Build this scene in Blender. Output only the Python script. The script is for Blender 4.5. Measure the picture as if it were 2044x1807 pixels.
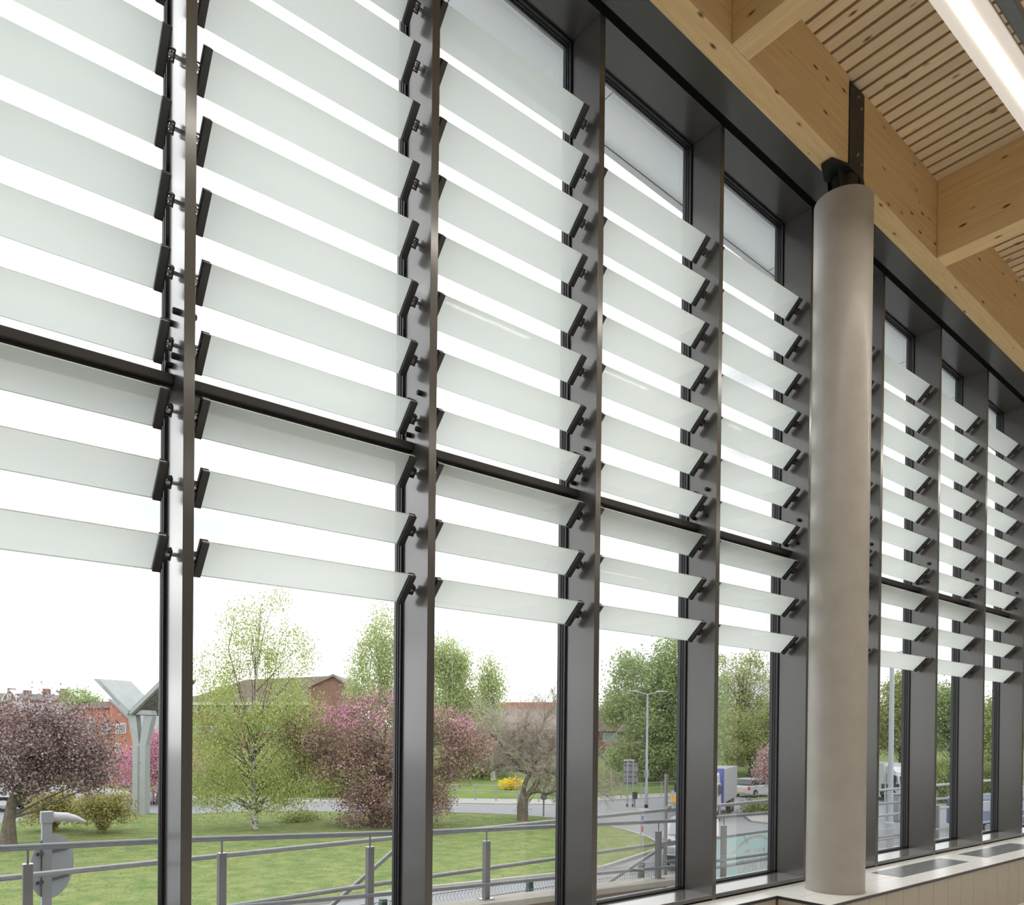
import bpy, math, random
import numpy as np
from mathutils import Vector, Matrix
random.seed(7); RNG = np.random.default_rng(11)
for o in list(bpy.data.objects): bpy.data.objects.remove(o)
SC = bpy.context.scene; COL = SC.collection

# ------------------------------------------------------------------ camera
F, CX, CY = 1529.70, 1021.37, 1478.42
YAW, PITCH, ROLL = 0.67479, -0.00669, 0.00977
CAM = np.array([0.2943, -4.1896, 1.3984])
_fw = np.array([math.sin(YAW)*math.cos(PITCH), math.cos(YAW)*math.cos(PITCH), math.sin(PITCH)])
_rr = np.array([math.cos(YAW), -math.sin(YAW), 0.0]); _uu = np.cross(_rr, _fw)
RT = math.cos(ROLL)*_rr + math.sin(ROLL)*_uu
UP = -math.sin(ROLL)*_rr + math.cos(ROLL)*_uu
cam = bpy.data.cameras.new('camera'); camo = bpy.data.objects.new('camera', cam); COL.objects.link(camo)
cam.sensor_fit = 'HORIZONTAL'; cam.sensor_width = 36; cam.lens = F/2044*36
cam.shift_x = (1022-CX)/2044; cam.shift_y = (CY-903.5)/2044
cam.clip_start = .05; cam.clip_end = 900
M4 = Matrix.Identity(4)
for i in range(3):
    M4[i][0] = RT[i]; M4[i][1] = UP[i]; M4[i][2] = -_fw[i]; M4[i][3] = CAM[i]
camo.matrix_world = M4
SC.camera = camo

# ------------------------------------------------------------------ sky, exposure
SKY = 1.55
w = bpy.data.worlds.new('sky'); SC.world = w; w.use_nodes = True
nt = w.node_tree; bg = nt.nodes['Background']
tc = nt.nodes.new('ShaderNodeTexCoord'); mp = nt.nodes.new('ShaderNodeMapping')
mp.inputs['Scale'].default_value = (1.6, 1.6, 5.0)
nz = nt.nodes.new('ShaderNodeTexNoise'); nz.inputs['Scale'].default_value = 2.2; nz.inputs['Detail'].default_value = 2.5
cr = nt.nodes.new('ShaderNodeValToRGB')
cr.color_ramp.elements[0].position = .33; cr.color_ramp.elements[0].color = (.34, .347, .365, 1)
cr.color_ramp.elements[1].position = .62; cr.color_ramp.elements[1].color = (1, 1, 1, 1)
nt.links.new(tc.outputs['Generated'], mp.inputs[0]); nt.links.new(mp.outputs[0], nz.inputs['Vector'])
nt.links.new(nz.outputs['Fac'], cr.inputs[0]); nt.links.new(cr.outputs[0], bg.inputs['Color'])
bg.inputs['Strength'].default_value = SKY
vs = SC.view_settings
vs.view_transform = 'Standard'; vs.look = 'None'; vs.gamma = 1; vs.use_curve_mapping = False
vs.exposure = 0.97

# ------------------------------------------------------------------ helpers
GZ = -3.2                       # street level
HZ, SL = 7.1507, 0.05642        # head height at X=0 and fall of the roof along X
def hs(x): return HZ - SL*x
def ray(px, py): return _fw + RT*(px-CX)/F - UP*(py-CY)/F
def gp(px, py, z=GZ):
    d = ray(px, py); return CAM + d*((z-CAM[2])/d[2])
def at(px, py, depth): return CAM + ray(px, py)*depth
def onY(px, py, y):
    d = ray(px, py); return CAM + d*((y-CAM[1])/d[1])

def new_obj(name, data, parent=None, loc=None):
    o = bpy.data.objects.new(name, data); COL.objects.link(o)
    if parent is not None: o.parent = parent
    if loc is not None: o.location = [float(v) for v in loc]
    return o
def tag(o, label=None, cat=None, group=None, kind=None):
    if label: o['label'] = label
    if cat: o['category'] = cat
    if group: o['group'] = group
    if kind: o['kind'] = kind
    return o
def thing(name, label, cat, loc, group=None):
    return tag(new_obj(name, None, None, loc), label, cat, group)
def root_loc(o):
    while o.parent is not None: o = o.parent
    return np.array(o.location)

class MB:
    def __init__(s): s.v = []; s.f = []; s.m = []
    def add(s, vs_, fs_, mi=0):
        n = len(s.v); s.v += [tuple(float(c) for c in q) for q in vs_]
        s.f += [tuple(i+n for i in q) for q in fs_]; s.m += [mi]*len(fs_)
        return s
    def box(s, x0, x1, y0, y1, z0, z1, mi=0, zs=None):
        """zs = function of X giving an extra z shift (sloping pieces)"""
        q = [(x, y, z+(zs(x) if zs else 0)) for z in (z0, z1) for y in (y0, y1) for x in (x0, x1)]
        return s.add(q, [(0,2,3,1),(4,5,7,6),(0,1,5,4),(2,6,7,3),(0,4,6,2),(1,3,7,5)], mi)
    def obox(s, c, ax, ay, az, hx, hy, hz, mi=0):
        c = np.array(c, float); ax, ay, az = [np.array(a, float) for a in (ax, ay, az)]
        q = [c+sx*hx*ax+sy*hy*ay+sz*hz*az for sz in (-1,1) for sy in (-1,1) for sx in (-1,1)]
        return s.add(q, [(0,2,3,1),(4,5,7,6),(0,1,5,4),(2,6,7,3),(0,4,6,2),(1,3,7,5)], mi)
    def tube(s, p0, p1, r0, r1=None, n=10, cap=True, mi=0):
        return s.path([p0, p1], [r0, r0 if r1 is None else r1], n, cap, mi)
    def path(s, pts, rs, n=8, cap=True, mi=0):
        P = [np.array(p, float) for p in pts]
        if not hasattr(rs, '__len__'): rs = [rs]*len(P)
        vv = []; ff = []
        d0 = P[1]-P[0]; a = np.array([0,0,1.]) if abs(d0[2]) < .9*np.linalg.norm(d0) else np.array([1.,0,0])
        for i, p in enumerate(P):
            d = P[min(i+1, len(P)-1)]-P[max(i-1, 0)]; d = d/(np.linalg.norm(d)+1e-12)
            u = np.cross(d, a); u /= np.linalg.norm(u)+1e-12; b = np.cross(u, d); a = b
            for k in range(n):
                t = 2*math.pi*k/n; vv.append(p+rs[i]*(math.cos(t)*u+math.sin(t)*b))
        for i in range(len(P)-1):
            for k in range(n):
                ff.append((i*n+k, i*n+(k+1) % n, (i+1)*n+(k+1) % n, (i+1)*n+k))
        if cap: ff += [tuple(range(n))[::-1], tuple((len(P)-1)*n+k for k in range(n))]
        return s.add(vv, ff, mi)
    def prism(s, poly, d, mi=0):
        """closed 3-D polygon extruded by vector d"""
        A = [np.array(q, float) for q in poly]; d = np.array(d, float); n = len(A)
        return s.add(A+[q+d for q in A], [tuple(range(n))[::-1], tuple(range(n, 2*n))]+[(i, (i+1) % n, n+(i+1) % n, n+i) for i in range(n)], mi)
    def ell(s, c, r, nu=14, nv=9, mi=0):
        vv = [(c[0], c[1], c[2]-r[2])]; ff = []
        for j in range(1, nv):
            t = math.pi*j/nv
            for k in range(nu):
                a = 2*math.pi*k/nu; vv.append((c[0]+r[0]*math.sin(t)*math.cos(a), c[1]+r[1]*math.sin(t)*math.sin(a), c[2]-r[2]*math.cos(t)))
        vv.append((c[0], c[1], c[2]+r[2]))
        for k in range(nu): ff.append((0, 1+(k+1) % nu, 1+k))
        for j in range(nv-2):
            for k in range(nu): ff.append((1+j*nu+k, 1+j*nu+(k+1) % nu, 1+(j+1)*nu+(k+1) % nu, 1+(j+1)*nu+k))
        L = len(vv)-1
        for k in range(nu): ff.append((L, 1+(nv-2)*nu+k, 1+(nv-2)*nu+(k+1) % nu))
        return s.add(vv, ff, mi)
    def mesh(s, name, mats, off=(0,0,0), smooth=False):
        me = bpy.data.meshes.new(name); off = np.array(off, float)
        me.from_pydata([tuple(np.array(q)-off) for q in s.v], [], s.f)
        for m in (mats if isinstance(mats, (list, tuple)) else [mats]): me.materials.append(m)
        me.polygons.foreach_set('material_index', s.m)
        if smooth: me.polygons.foreach_set('use_smooth', [True]*len(s.f))
        me.update(); return me
    def build(s, name, mats, parent=None, loc=None, smooth=False):
        if parent is not None:
            return new_obj(name, s.mesh(name, mats, root_loc(parent), smooth), parent)
        if loc is None: loc = (0, 0, 0)
        return new_obj(name, s.mesh(name, mats, loc, smooth), None, loc)
def autosmooth(o, a=.6):
    me = o.data
    me.polygons.foreach_set('use_smooth', [True]*len(me.polygons))
    try: me.set_sharp_from_angle(angle=a)
    except Exception: pass
    return o
def bevel(o, wd=.004, seg=2):
    b = o.modifiers.new('bevel', 'BEVEL'); b.width = wd; b.segments = seg; b.limit_method = 'ANGLE'; b.angle_limit = .6
    return o
def copy_tree(o, parent=None):
    c = o.copy(); COL.objects.link(c); c.parent = parent
    for ch in o.children: copy_tree(ch, c)
    return c

# ------------------------------------------------------------------ materials
MT = {}
def mat(name, col, rough=.6, metal=0, spec=.5, coat=0, noise=None, bump=None, emis=None, coords='Object'):
    """noise=(scale, second colour, lo, hi[, stretch]) ; bump=(scale, strength)"""
    if name in MT: return MT[name]
    m = bpy.data.materials.new(name); m.use_nodes = True; t = m.node_tree; b = t.nodes['Principled BSDF']
    b.inputs['Base Color'].default_value = (*col, 1); b.inputs['Roughness'].default_value = rough
    b.inputs['Metallic'].default_value = metal; b.inputs['Specular IOR Level'].default_value = spec
    b.inputs['Coat Weight'].default_value = coat; b.inputs['Coat Roughness'].default_value = .16; b.inputs['Coat IOR'].default_value = 1.6
    if emis: b.inputs['Emission Color'].default_value = (*emis[0], 1); b.inputs['Emission Strength'].default_value = emis[1]
    if noise or bump:
        c = t.nodes.new('ShaderNodeTexCoord'); mpn = t.nodes.new('ShaderNodeMapping'); t.links.new(c.outputs[coords], mpn.inputs[0])
        if noise and len(noise) > 4: mpn.inputs['Scale'].default_value = noise[4]
    if noise:
        n = t.nodes.new('ShaderNodeTexNoise'); n.inputs['Scale'].default_value = noise[0]; n.inputs['Detail'].default_value = 6
        n.inputs['Roughness'].default_value = .65
        r = t.nodes.new('ShaderNodeValToRGB'); r.color_ramp.elements[0].position = noise[2]; r.color_ramp.elements[1].position = noise[3]
        r.color_ramp.elements[0].color = (*col, 1); r.color_ramp.elements[1].color = (*noise[1], 1)
        t.links.new(mpn.outputs[0], n.inputs['Vector']); t.links.new(n.outputs['Fac'], r.inputs[0]); t.links.new(r.outputs[0], b.inputs['Base Color'])
    if bump:
        n2 = t.nodes.new('ShaderNodeTexNoise'); n2.inputs['Scale'].default_value = bump[0]; n2.inputs['Detail'].default_value = 4
        bp_ = t.nodes.new('ShaderNodeBump'); bp_.inputs['Strength'].default_value = bump[1]; bp_.inputs['Distance'].default_value = .02
        t.links.new(mpn.outputs[0], n2.inputs['Vector']); t.links.new(n2.outputs['Fac'], bp_.inputs['Height']); t.links.new(bp_.outputs[0], b.inputs['Normal'])
    MT[name] = m; return m

def wood(name, light, dark, knot, axis, rnd=True, gscale=1.0):
    """softwood with grain along one axis and scattered knots"""
    m = bpy.data.materials.new(name); m.use_nodes = True; t = m.node_tree; b = t.nodes['Principled BSDF']; N = t.nodes.new; L = t.links.new
    b.inputs['Roughness'].default_value = .55; b.inputs['Specular IOR Level'].default_value = .3
    c = N('ShaderNodeTexCoord'); oi = N('ShaderNodeObjectInfo')
    add = N('ShaderNodeVectorMath'); add.operation = 'ADD'
    sc = N('ShaderNodeVectorMath'); sc.operation = 'SCALE'; sc.inputs['Scale'].default_value = 37.0 if rnd else 0
    cmb = N('ShaderNodeCombineXYZ')
    for k in range(3): L(oi.outputs['Random'], cmb.inputs[k])
    L(cmb.outputs[0], sc.inputs[0]); L(c.outputs['Object'], add.inputs[0]); L(sc.outputs[0], add.inputs[1])
    def mapped(s):
        q = N('ShaderNodeMapping'); q.inputs['Scale'].default_value = s; L(add.outputs[0], q.inputs[0]); return q
    st = [28*gscale, 28*gscale, 28*gscale]; st[axis] = .9*gscale
    n1 = N('ShaderNodeTexNoise'); n1.inputs['Scale'].default_value = 1; n1.inputs['Detail'].default_value = 8; n1.inputs['Roughness'].default_value = .7; n1.inputs['Distortion'].default_value = .6
    L(mapped(st).outputs[0], n1.inputs['Vector'])
    r1 = N('ShaderNodeValToRGB'); r1.color_ramp.elements[0].position = .33; r1.color_ramp.elements[1].position = .66
    r1.color_ramp.elements[0].color = (*dark, 1); r1.color_ramp.elements[1].color = (*light, 1); L(n1.outputs['Fac'], r1.inputs[0])
    ks = [8.5, 8.5, 8.5]; ks[axis] = 3.0
    vo = N('ShaderNodeTexVoronoi'); vo.inputs['Scale'].default_value = 1; vo.inputs['Randomness'].default_value = 1; L(mapped(ks).outputs[0], vo.inputs['Vector'])
    r2 = N('ShaderNodeValToRGB'); r2.color_ramp.elements[0].position = .07; r2.color_ramp.elements[1].position = .16
    r2.color_ramp.elements[0].color = (1, 1, 1, 1); r2.color_ramp.elements[1].color = (0, 0, 0, 1); L(vo.outputs['Distance'], r2.inputs[0])
    mx = N('ShaderNodeMix'); mx.data_type = 'RGBA'; L(r2.outputs[0], mx.inputs[0]); L(r1.outputs[0], mx.inputs[6]); mx.inputs[7].default_value = (*knot, 1)
    hs_ = N('ShaderNodeHueSaturation'); mr = N('ShaderNodeMapRange'); mr.inputs[3].default_value = .88; mr.inputs[4].default_value = 1.1
    L(oi.outputs['Random'], mr.inputs[0]); L(mr.outputs[0], hs_.inputs['Value']); L(mx.outputs[2], hs_.inputs['Color']); L(hs_.outputs[0], b.inputs['Base Color'])
    bp_ = N('ShaderNodeBump'); bp_.inputs['Strength'].default_value = .15; bp_.inputs['Distance'].default_value = .004; L(n1.outputs['Fac'], bp_.inputs['Height']); L(bp_.outputs[0], b.inputs['Normal'])
    MT[name] = m; return m

def glass(name, tint=(.96, .975, .97), refl=1.0):
    m = bpy.data.materials.new(name); m.use_nodes = True; t = m.node_tree; t.nodes.clear(); N = t.nodes.new; L = t.links.new
    o = N('ShaderNodeOutputMaterial'); tr = N('ShaderNodeBsdfTransparent'); tr.inputs[0].default_value = (*tint, 1)
    gl = N('ShaderNodeBsdfGlossy'); gl.inputs['Roughness'].default_value = .0
    fr = N('ShaderNodeFresnel'); fr.inputs[0].default_value = 1.45
    ml = N('ShaderNodeMath'); ml.operation = 'MULTIPLY'; ml.inputs[1].default_value = refl; L(fr.outputs[0], ml.inputs[0])
    mx = N('ShaderNodeMixShader'); L(ml.outputs[0], mx.inputs[0]); L(tr.outputs[0], mx.inputs[1]); L(gl.outputs[0], mx.inputs[2]); L(mx.outputs[0], o.inputs[0])
    MT[name] = m; return m
def frit(name, col, clear=.1):
    """ceramic frit layer of a louvre: mostly light-scattering, a little see-through"""
    m = bpy.data.materials.new(name); m.use_nodes = True; t = m.node_tree; t.nodes.clear(); N = t.nodes.new; L = t.links.new
    o = N('ShaderNodeOutputMaterial'); tl = N('ShaderNodeBsdfTranslucent'); tl.inputs[0].default_value = (*col, 1)
    df = N('ShaderNodeBsdfDiffuse'); df.inputs[0].default_value = (.8, .83, .81, 1); tr = N('ShaderNodeBsdfTransparent')
    m1 = N('ShaderNodeMixShader'); m1.inputs[0].default_value = .12; L(tl.outputs[0], m1.inputs[1]); L(df.outputs[0], m1.inputs[2])
    m2 = N('ShaderNodeMixShader'); m2.inputs[0].default_value = clear; L(m1.outputs[0], m2.inputs[1]); L(tr.outputs[0], m2.inputs[2]); L(m2.outputs[0], o.inputs[0])
    MT[name] = m; return m
def leaf(name, cols, transl=.45):
    m = bpy.data.materials.new(name); m.use_nodes = True; t = m.node_tree; t.nodes.clear(); N = t.nodes.new; L = t.links.new
    o = N('ShaderNodeOutputMaterial'); a = N('ShaderNodeAttribute'); a.attribute_name = 'tint'
    r = N('ShaderNodeValToRGB'); el = r.color_ramp.elements
    while len(el) < len(cols): el.new(.5)
    for i, c in enumerate(cols): el[i].position = i/(len(cols)-1); el[i].color = (*[min(v*1.2, .9) for v in c], 1)
    L(a.outputs['Fac'], r.inputs[0])
    df = N('ShaderNodeBsdfDiffuse'); tl = N('ShaderNodeBsdfTranslucent'); L(r.outputs[0], df.inputs[0]); L(r.outputs[0], tl.inputs[0])
    mx = N('ShaderNodeMixShader'); mx.inputs[0].default_value = transl; L(df.outputs[0], mx.inputs[1]); L(tl.outputs[0], mx.inputs[2]); L(mx.outputs[0], o.inputs[0])
    MT[name] = m; return m

M_FIN = mat('bronze_grey_powder_coat', (.058, .052, .047), .36, .0, .6, coat=.85, noise=(260, (.088, .079, .072), .45, .75))
M_BLACK = mat('black_gasket', (.012, .012, .014), .45)
M_DKGREY = mat('dark_grey_frame', (.045, .046, .052), .35)
M_BRK = mat('charcoal_bracket', (.040, .042, .044), .38, 0, .5)
M_STEEL = mat('stainless_pin', (.55, .55, .56), .28, 1)
M_CAP = mat('black_rubber_plug', (.010, .010, .011), .5)
M_SOFF = mat('dark_metal_soffit', (.095, .095, .089), .25, .2, .5, noise=(300, (.11, .11, .104), .4, .7))
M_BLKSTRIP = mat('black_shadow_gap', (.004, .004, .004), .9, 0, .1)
M_PANE = glass('clear_pane', (.975, .985, .98), .35)
M_BLADEFACE = glass('louvre_clear_face', (.965, .98, .972), .08)
M_FRIT = frit('louvre_frit', (.695, .72, .695), .03)
M_BANNER = frit('pale_teal_banner', (.66, .77, .77), 0)
M_BANW = mat('white_banner_print', (.88, .87, .87), .6)
M_EDGE = mat('louvre_glass_edge', (.72, .78, .78), .2)
M_BEAM = wood('glulam_beam', (.90, .67, .37), (.76, .53, .26), (.17, .075, .03), 0, True)
M_XBEAM = wood('glulam_cross_beam', (.90, .67, .37), (.76, .53, .26), (.17, .075, .03), 1, True)
M_PLANK = wood('pine_board', (.92, .77, .54), (.82, .66, .43), (.22, .11, .05), 1, True)
M_BACK = mat('brown_board_backing', (.30, .175, .085), .8)
M_CONC = mat('smooth_concrete', (.42, .395, .36), .40, 0, .5, coat=.06, noise=(2.6, (.49, .465, .425), .35, .7), bump=(60, .05))
M_BLKSTEEL = mat('black_steel', (.028, .027, .024), .5, .3, noise=(14, (.05, .045, .035), .5, .8))
M_TILE = mat('ivory_tile', (.94, .94, .925), .28, 0, .5, noise=(9, (.91, .91, .89), .4, .7))
M_TILEV = mat('beige_wall_tile', (.47, .42, .34), .35, noise=(8, (.50, .45, .37), .4, .7))
M_GROUT = mat('grey_grout', (.17, .16, .15), .9)
M_GRILLE = mat('slate_grey_insert', (.16, .17, .18), .28, 0, .5, noise=(16, (.24, .25, .26), .42, .68))
M_WALL = mat('grey_hall_wall', (.34, .33, .315), .7)
M_FLOOR = mat('pale_floor_tile', (.93, .92, .90), .25)
M_LAMPBODY = mat('white_luminaire_body', (.60, .58, .55), .4)
M_OPAL = mat('opal_lens', (.42, .39, .35), .5, emis=((1.0, .90, .78), .26))
M_LAMP = mat('luminaire_diffuser', (1, 1, 1), .5, emis=((1.0, .93, .83), 22.0))
M_TRAY = mat('galvanised_tray', (.20, .21, .22), .4, .6)
M_GALV = mat('galvanised_tube', (.30, .305, .315), .38, .45, noise=(18, (.36, .365, .375), .4, .7))
M_RAIL = mat('grey_painted_rail', (.19, .20, .215), .35, .3, noise=(10, (.23, .24, .255), .4, .7))
M_POST = mat('grey_rail_post', (.17, .168, .175), .45, .2)
M_COPE = mat('pale_stone_coping', (.46, .43, .39), .8, noise=(5, (.40, .37, .33), .4, .7), bump=(40, .2))
M_STONE = mat('brown_stone_wall', (.24, .185, .14), .85, noise=(9, (.19, .145, .105), .4, .7), bump=(30, .4))
M_DECK = mat('terrace_paving', (.62, .60, .56), .8, noise=(3, (.56, .54, .50), .4, .7))
M_GRASS = mat('lawn_turf', (.125, .185, .065), .95, 0, .1, noise=(1.7, (.245, .27, .105), .36, .68), bump=(14, .9))
M_GRASS2 = mat('bank_turf', (.14, .20, .065), .95, 0, .1, noise=(.3, (.21, .26, .085), .38, .68), bump=(8, .9))
M_ASPH = mat('pale_asphalt', (.25, .26, .275), .9, noise=(1.2, (.22, .23, .245), .4, .7))
M_PAVE = mat('concrete_pavement', (.38, .37, .35), .9, noise=(2, (.33, .32, .30), .4, .7))
M_BRICK = mat('red_brick', (.42, .185, .125), .9, noise=(1.6, (.34, .145, .10), .4, .65))
M_BRICK2 = mat('brown_brick', (.25, .145, .115), .9, noise=(1.2, (.20, .11, .09), .4, .65))
M_ROOFT = mat('brown_roof_tile', (.27, .215, .185), .9, noise=(2, (.215, .17, .145), .4, .65))
M_SLATE = mat('grey_slate', (.28, .28, .30), .8, noise=(2, (.23, .23, .25), .4, .65))
M_WINF = mat('white_window_frame', (.55, .56, .56), .5)
M_WING = mat('far_window_glass', (.16, .22, .25), .15, 0, .8)
M_WINB = mat('blue_window_glass', (.22, .36, .42), .15, 0, .8)
M_WHITE = mat('white_vehicle_paint', (.52, .53, .54), .3, coat=.3)
M_BLUE = mat('blue_vehicle_panel', (.06, .08, .36), .35, coat=.3)
M_DBLUE = mat('steel_blue_paint', (.09, .13, .24), .3, coat=.5)
M_GREYV = mat('grey_curtain_side', (.27, .275, .295), .5)
M_TYRE = mat('black_tyre', (.02, .02, .021), .8)
M_HUB = mat('grey_wheel_hub', (.3, .3, .31), .4, .6)
M_CARG = mat('dark_vehicle_glass', (.03, .04, .045), .08, 0, .8)
M_RED = mat('red_tail_lamp', (.6, .04, .03), .3)
M_YEL = mat('yellow_plastic', (.90, .52, .04), .5)
M_SIGNB = mat('grey_sign_back', (.27, .29, .305), .5, .3)
M_POLE = mat('pale_grey_pole', (.36, .39, .42), .45, .2)
M_SOLAR = mat('pale_metal_panel', (.33, .35, .355), .45, .2, noise=(1.5, (.38, .40, .405), .4, .7))
M_SOLAR2 = mat('dark_panel_underside', (.09, .085, .08), .6, noise=(6, (.16, .15, .14), .45, .55))
M_OVH = frit('pale_grey_canopy', (.76, .775, .78), 0)
M_OVHD = mat('dark_overhang_trim', (.11, .11, .115), .5)
M_GREENP = mat('green_fence_post', (.045, .12, .085), .5)
M_NAVY = mat('navy_print', (.10, .13, .35), .5)
M_BARK = mat('grey_brown_bark', (.115, .095, .075), .95, noise=(7, (.19, .16, .13), .4, .65), bump=(12, .6))
M_BIRCH = mat('birch_bark', (.55, .53, .49), .9, noise=(5, (.06, .05, .045), .5, .58, (1, 1, 3)), bump=(10, .4))
M_TWIG = mat('pale_lichen_twig', (.40, .35, .30), .95)
L_BIRCH = leaf('birch_leaf', [(.22, .26, .085), (.36, .41, .155), (.48, .52, .24)])
L_WEEP = leaf('weeping_birch_leaf', [(.25, .31, .15), (.39, .45, .23), (.53, .55, .30)])
L_PLUM = leaf('purple_plum_leaf', [(.10, .068, .07), (.21, .145, .145), (.34, .26, .25), (.50, .43, .42)], .35)
L_CRAB = leaf('crab_apple_leaf', [(.13, .10, .085), (.27, .18, .165), (.40, .28, .265), (.42, .40, .17)], .35)
L_PINK = leaf('pink_blossom', [(.38, .15, .24), (.54, .27, .38), (.68, .44, .52)], .35)
L_PALEPINK = leaf('pale_pink_blossom', [(.34, .23, .23), (.48, .35, .34), (.60, .47, .46)], .35)
L_CHEST = leaf('fresh_green_leaf', [(.18, .245, .105), (.33, .41, .19), (.48, .54, .30)])
L_LIME = leaf('lime_green_leaf', [(.20, .24, .10), (.36, .40, .175), (.50, .52, .27)])
L_BUSH = leaf('weeping_bush_leaf', [(.20, .18, .08), (.38, .36, .14), (.52, .48, .22)])
L_HEDGE = leaf('hedge_leaf', [(.15, .19, .075), (.29, .34, .14), (.45, .48, .23)])
L_YELLOW = leaf('yellow_flower', [(.62, .42, .02), (.85, .62, .04), (.90, .72, .12)])
L_GRASSB = leaf('grass_blade', [(.12, .165, .062), (.165, .205, .08), (.22, .235, .10)])

# ------------------------------------------------------------------ room shell
FZ = -0.62
fl = MB().box(-3.0, 18.0, -15.0, -.25, FZ-.2, FZ).build('floor', M_FLOOR); fl['kind'] = 'structure'
def struct(mb, name, m, loc=(0,0,0)):
    o = mb.build(name, m, None, loc); o['kind'] = 'structure'; return o
struct(MB().box(-3.0, 18.0, -15.2, -15.0, FZ, 9.0), 'wall_back', M_WALL)
struct(MB().box(-3.2, -3.0, -15.2, .42, FZ, 9.0), 'wall_left', M_WALL)
struct(MB().box(18.0, 18.2, -15.2, .42, FZ, 9.0), 'wall_right', M_WALL)
struct(MB().box(-3.0, -.062, 0, .42, FZ, 8.6), 'wall_facade_left', M_WALL)
struct(MB().box(15.004, 18.0, 0, .42, FZ, 8.6), 'wall_facade_right', M_WALL)
# roof deck above, with a row of pine boards below it
CZ = .82
ce = struct(MB().box(-3.0, 18.0, -15.2, .42, HZ+CZ+.03, HZ+CZ+.16, zs=lambda x: -SL*x), 'ceiling', M_BACK)
PITCHB = .1405; wb = .106
sa = math.atan(-SL)
me_pl = MB().box(-wb/2, wb/2, -14.95, -.40, .016, .03).mesh('plank', M_PLANK)
x = -2.9; k = 0
while x < 17.9:
    o = new_obj('plank', me_pl, ce, (x, 0, hs(x)+CZ)); o.rotation_euler = (0, -sa, 0)
    x += PITCHB; k += 1
# bench of ivory tiles below the glazing
BZ = -.05
bt = struct(MB().box(-.06, 6.58, -.235, .30, FZ, BZ-.008).box(6.58, 16.5, -.735, .30, FZ, BZ-.008), 'trim_1', M_GROUT)
def tiles_top(x0, x1, ys, wx, off=0):
    for r in range(len(ys)-1):
        xx = x0 - (off if r % 2 else 0)
        while xx < x1-1e-6:
            a, b = max(x0, xx), min(x1, xx+wx)
            if b-a > .02: yield a, b, ys[r+1], ys[r]
            xx += wx
GRI = [(8.50, 10.22, -.49, -.17), (10.75, 12.5, -.49, -.17)]
for (a, b, y0, y1) in list(tiles_top(6.58, 15.0, [.0, -.075, -.40, -.75], .6, .3)) + list(tiles_top(-.05, 6.58, [.0, -.075, -.25], .6, .3)):
    # keep the inserts free
    segs = [(a, b)]
    for (g0, g1, h0, h1) in GRI:
        if y0 < h1-.01 and y1 > h0+.01:
            ns = []
            for (p, q) in segs:
                if q <= g0 or p >= g1: ns.append((p, q)); continue
                if p < g0: ns.append((p, g0))
                if q > g1: ns.append((g1, q))
            segs = ns
            for (p, q) in [(max(a, g0), min(b, g1))]:
                if q-p > .02:
                    if y1 > h1+.02: MB().box(p+.003, q-.003, h1+.002, y1-.002, BZ-.012, BZ).build('tile', M_TILE, bt)
                    if y0 < h0-.02: MB().box(p+.003, q-.003, y0+.002, h0-.002, BZ-.012, BZ).build('tile', M_TILE, bt)
    for (p, q) in segs:
        if q-p > .02: MB().box(p+.003, q-.003, y0+.003, y1-.003, BZ-.012, BZ).build('tile', M_TILE, bt)
for (g0, g1, h0, h1) in GRI:
    MB().box(g0, g1, h0, h1, BZ-.012, BZ+.002).build('dark_insert', M_GRILLE, bt)
MB().box(6.572, 15.0, -.757, -.745, BZ-.022, BZ+.003).box(6.572, 6.584, -.757, -.25, BZ-.022, BZ+.003).box(-.05, 6.584, -.257, -.245, BZ-.022, BZ+.003).build('edge_trim', M_DKGREY, bt)
xx = 6.60
while xx < 14.9:
    MB().box(xx+.0025, xx+.3395, -.748, -.735, FZ, BZ-.024).build('tile', M_TILEV, bt); xx += .342
xx = 6.56
while xx > 4.5:
    MB().box(xx-.34, xx-.005, -.248, -.235, FZ, BZ-.024).build('tile', M_TILEV, bt); xx -= .342
yy = -.26
while yy > -.73:
    MB().box(6.567, 6.58, max(yy-.24, -.745), yy-.004, FZ, BZ-.024).build('tile', M_TILEV, bt); yy -= .244

# soffit strip between the glazing head and the timber beam
struct(MB().box(-.06, 15.0, -.062, .0, HZ+.004, HZ+.05, zs=lambda x: -SL*x), 'trim_2', M_BLKSTRIP)
sp = struct(MB().box(-.06, 15.0, -.306, -.062, HZ+.008, HZ+.05, zs=lambda x: -SL*x), 'trim_3', M_SOFF)
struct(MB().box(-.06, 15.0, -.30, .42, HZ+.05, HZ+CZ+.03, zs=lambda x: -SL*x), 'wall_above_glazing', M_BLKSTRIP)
for k in range(10):
    for (dx, yy) in ((.52, -.245), (.505, -.20)):
        xx = k*1.5+dx; MB().tube((xx, yy, hs(xx)-.0005+.008), (xx, yy, hs(xx)+.012), .006, n=8).build('screw', M_CAP, sp)

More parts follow.
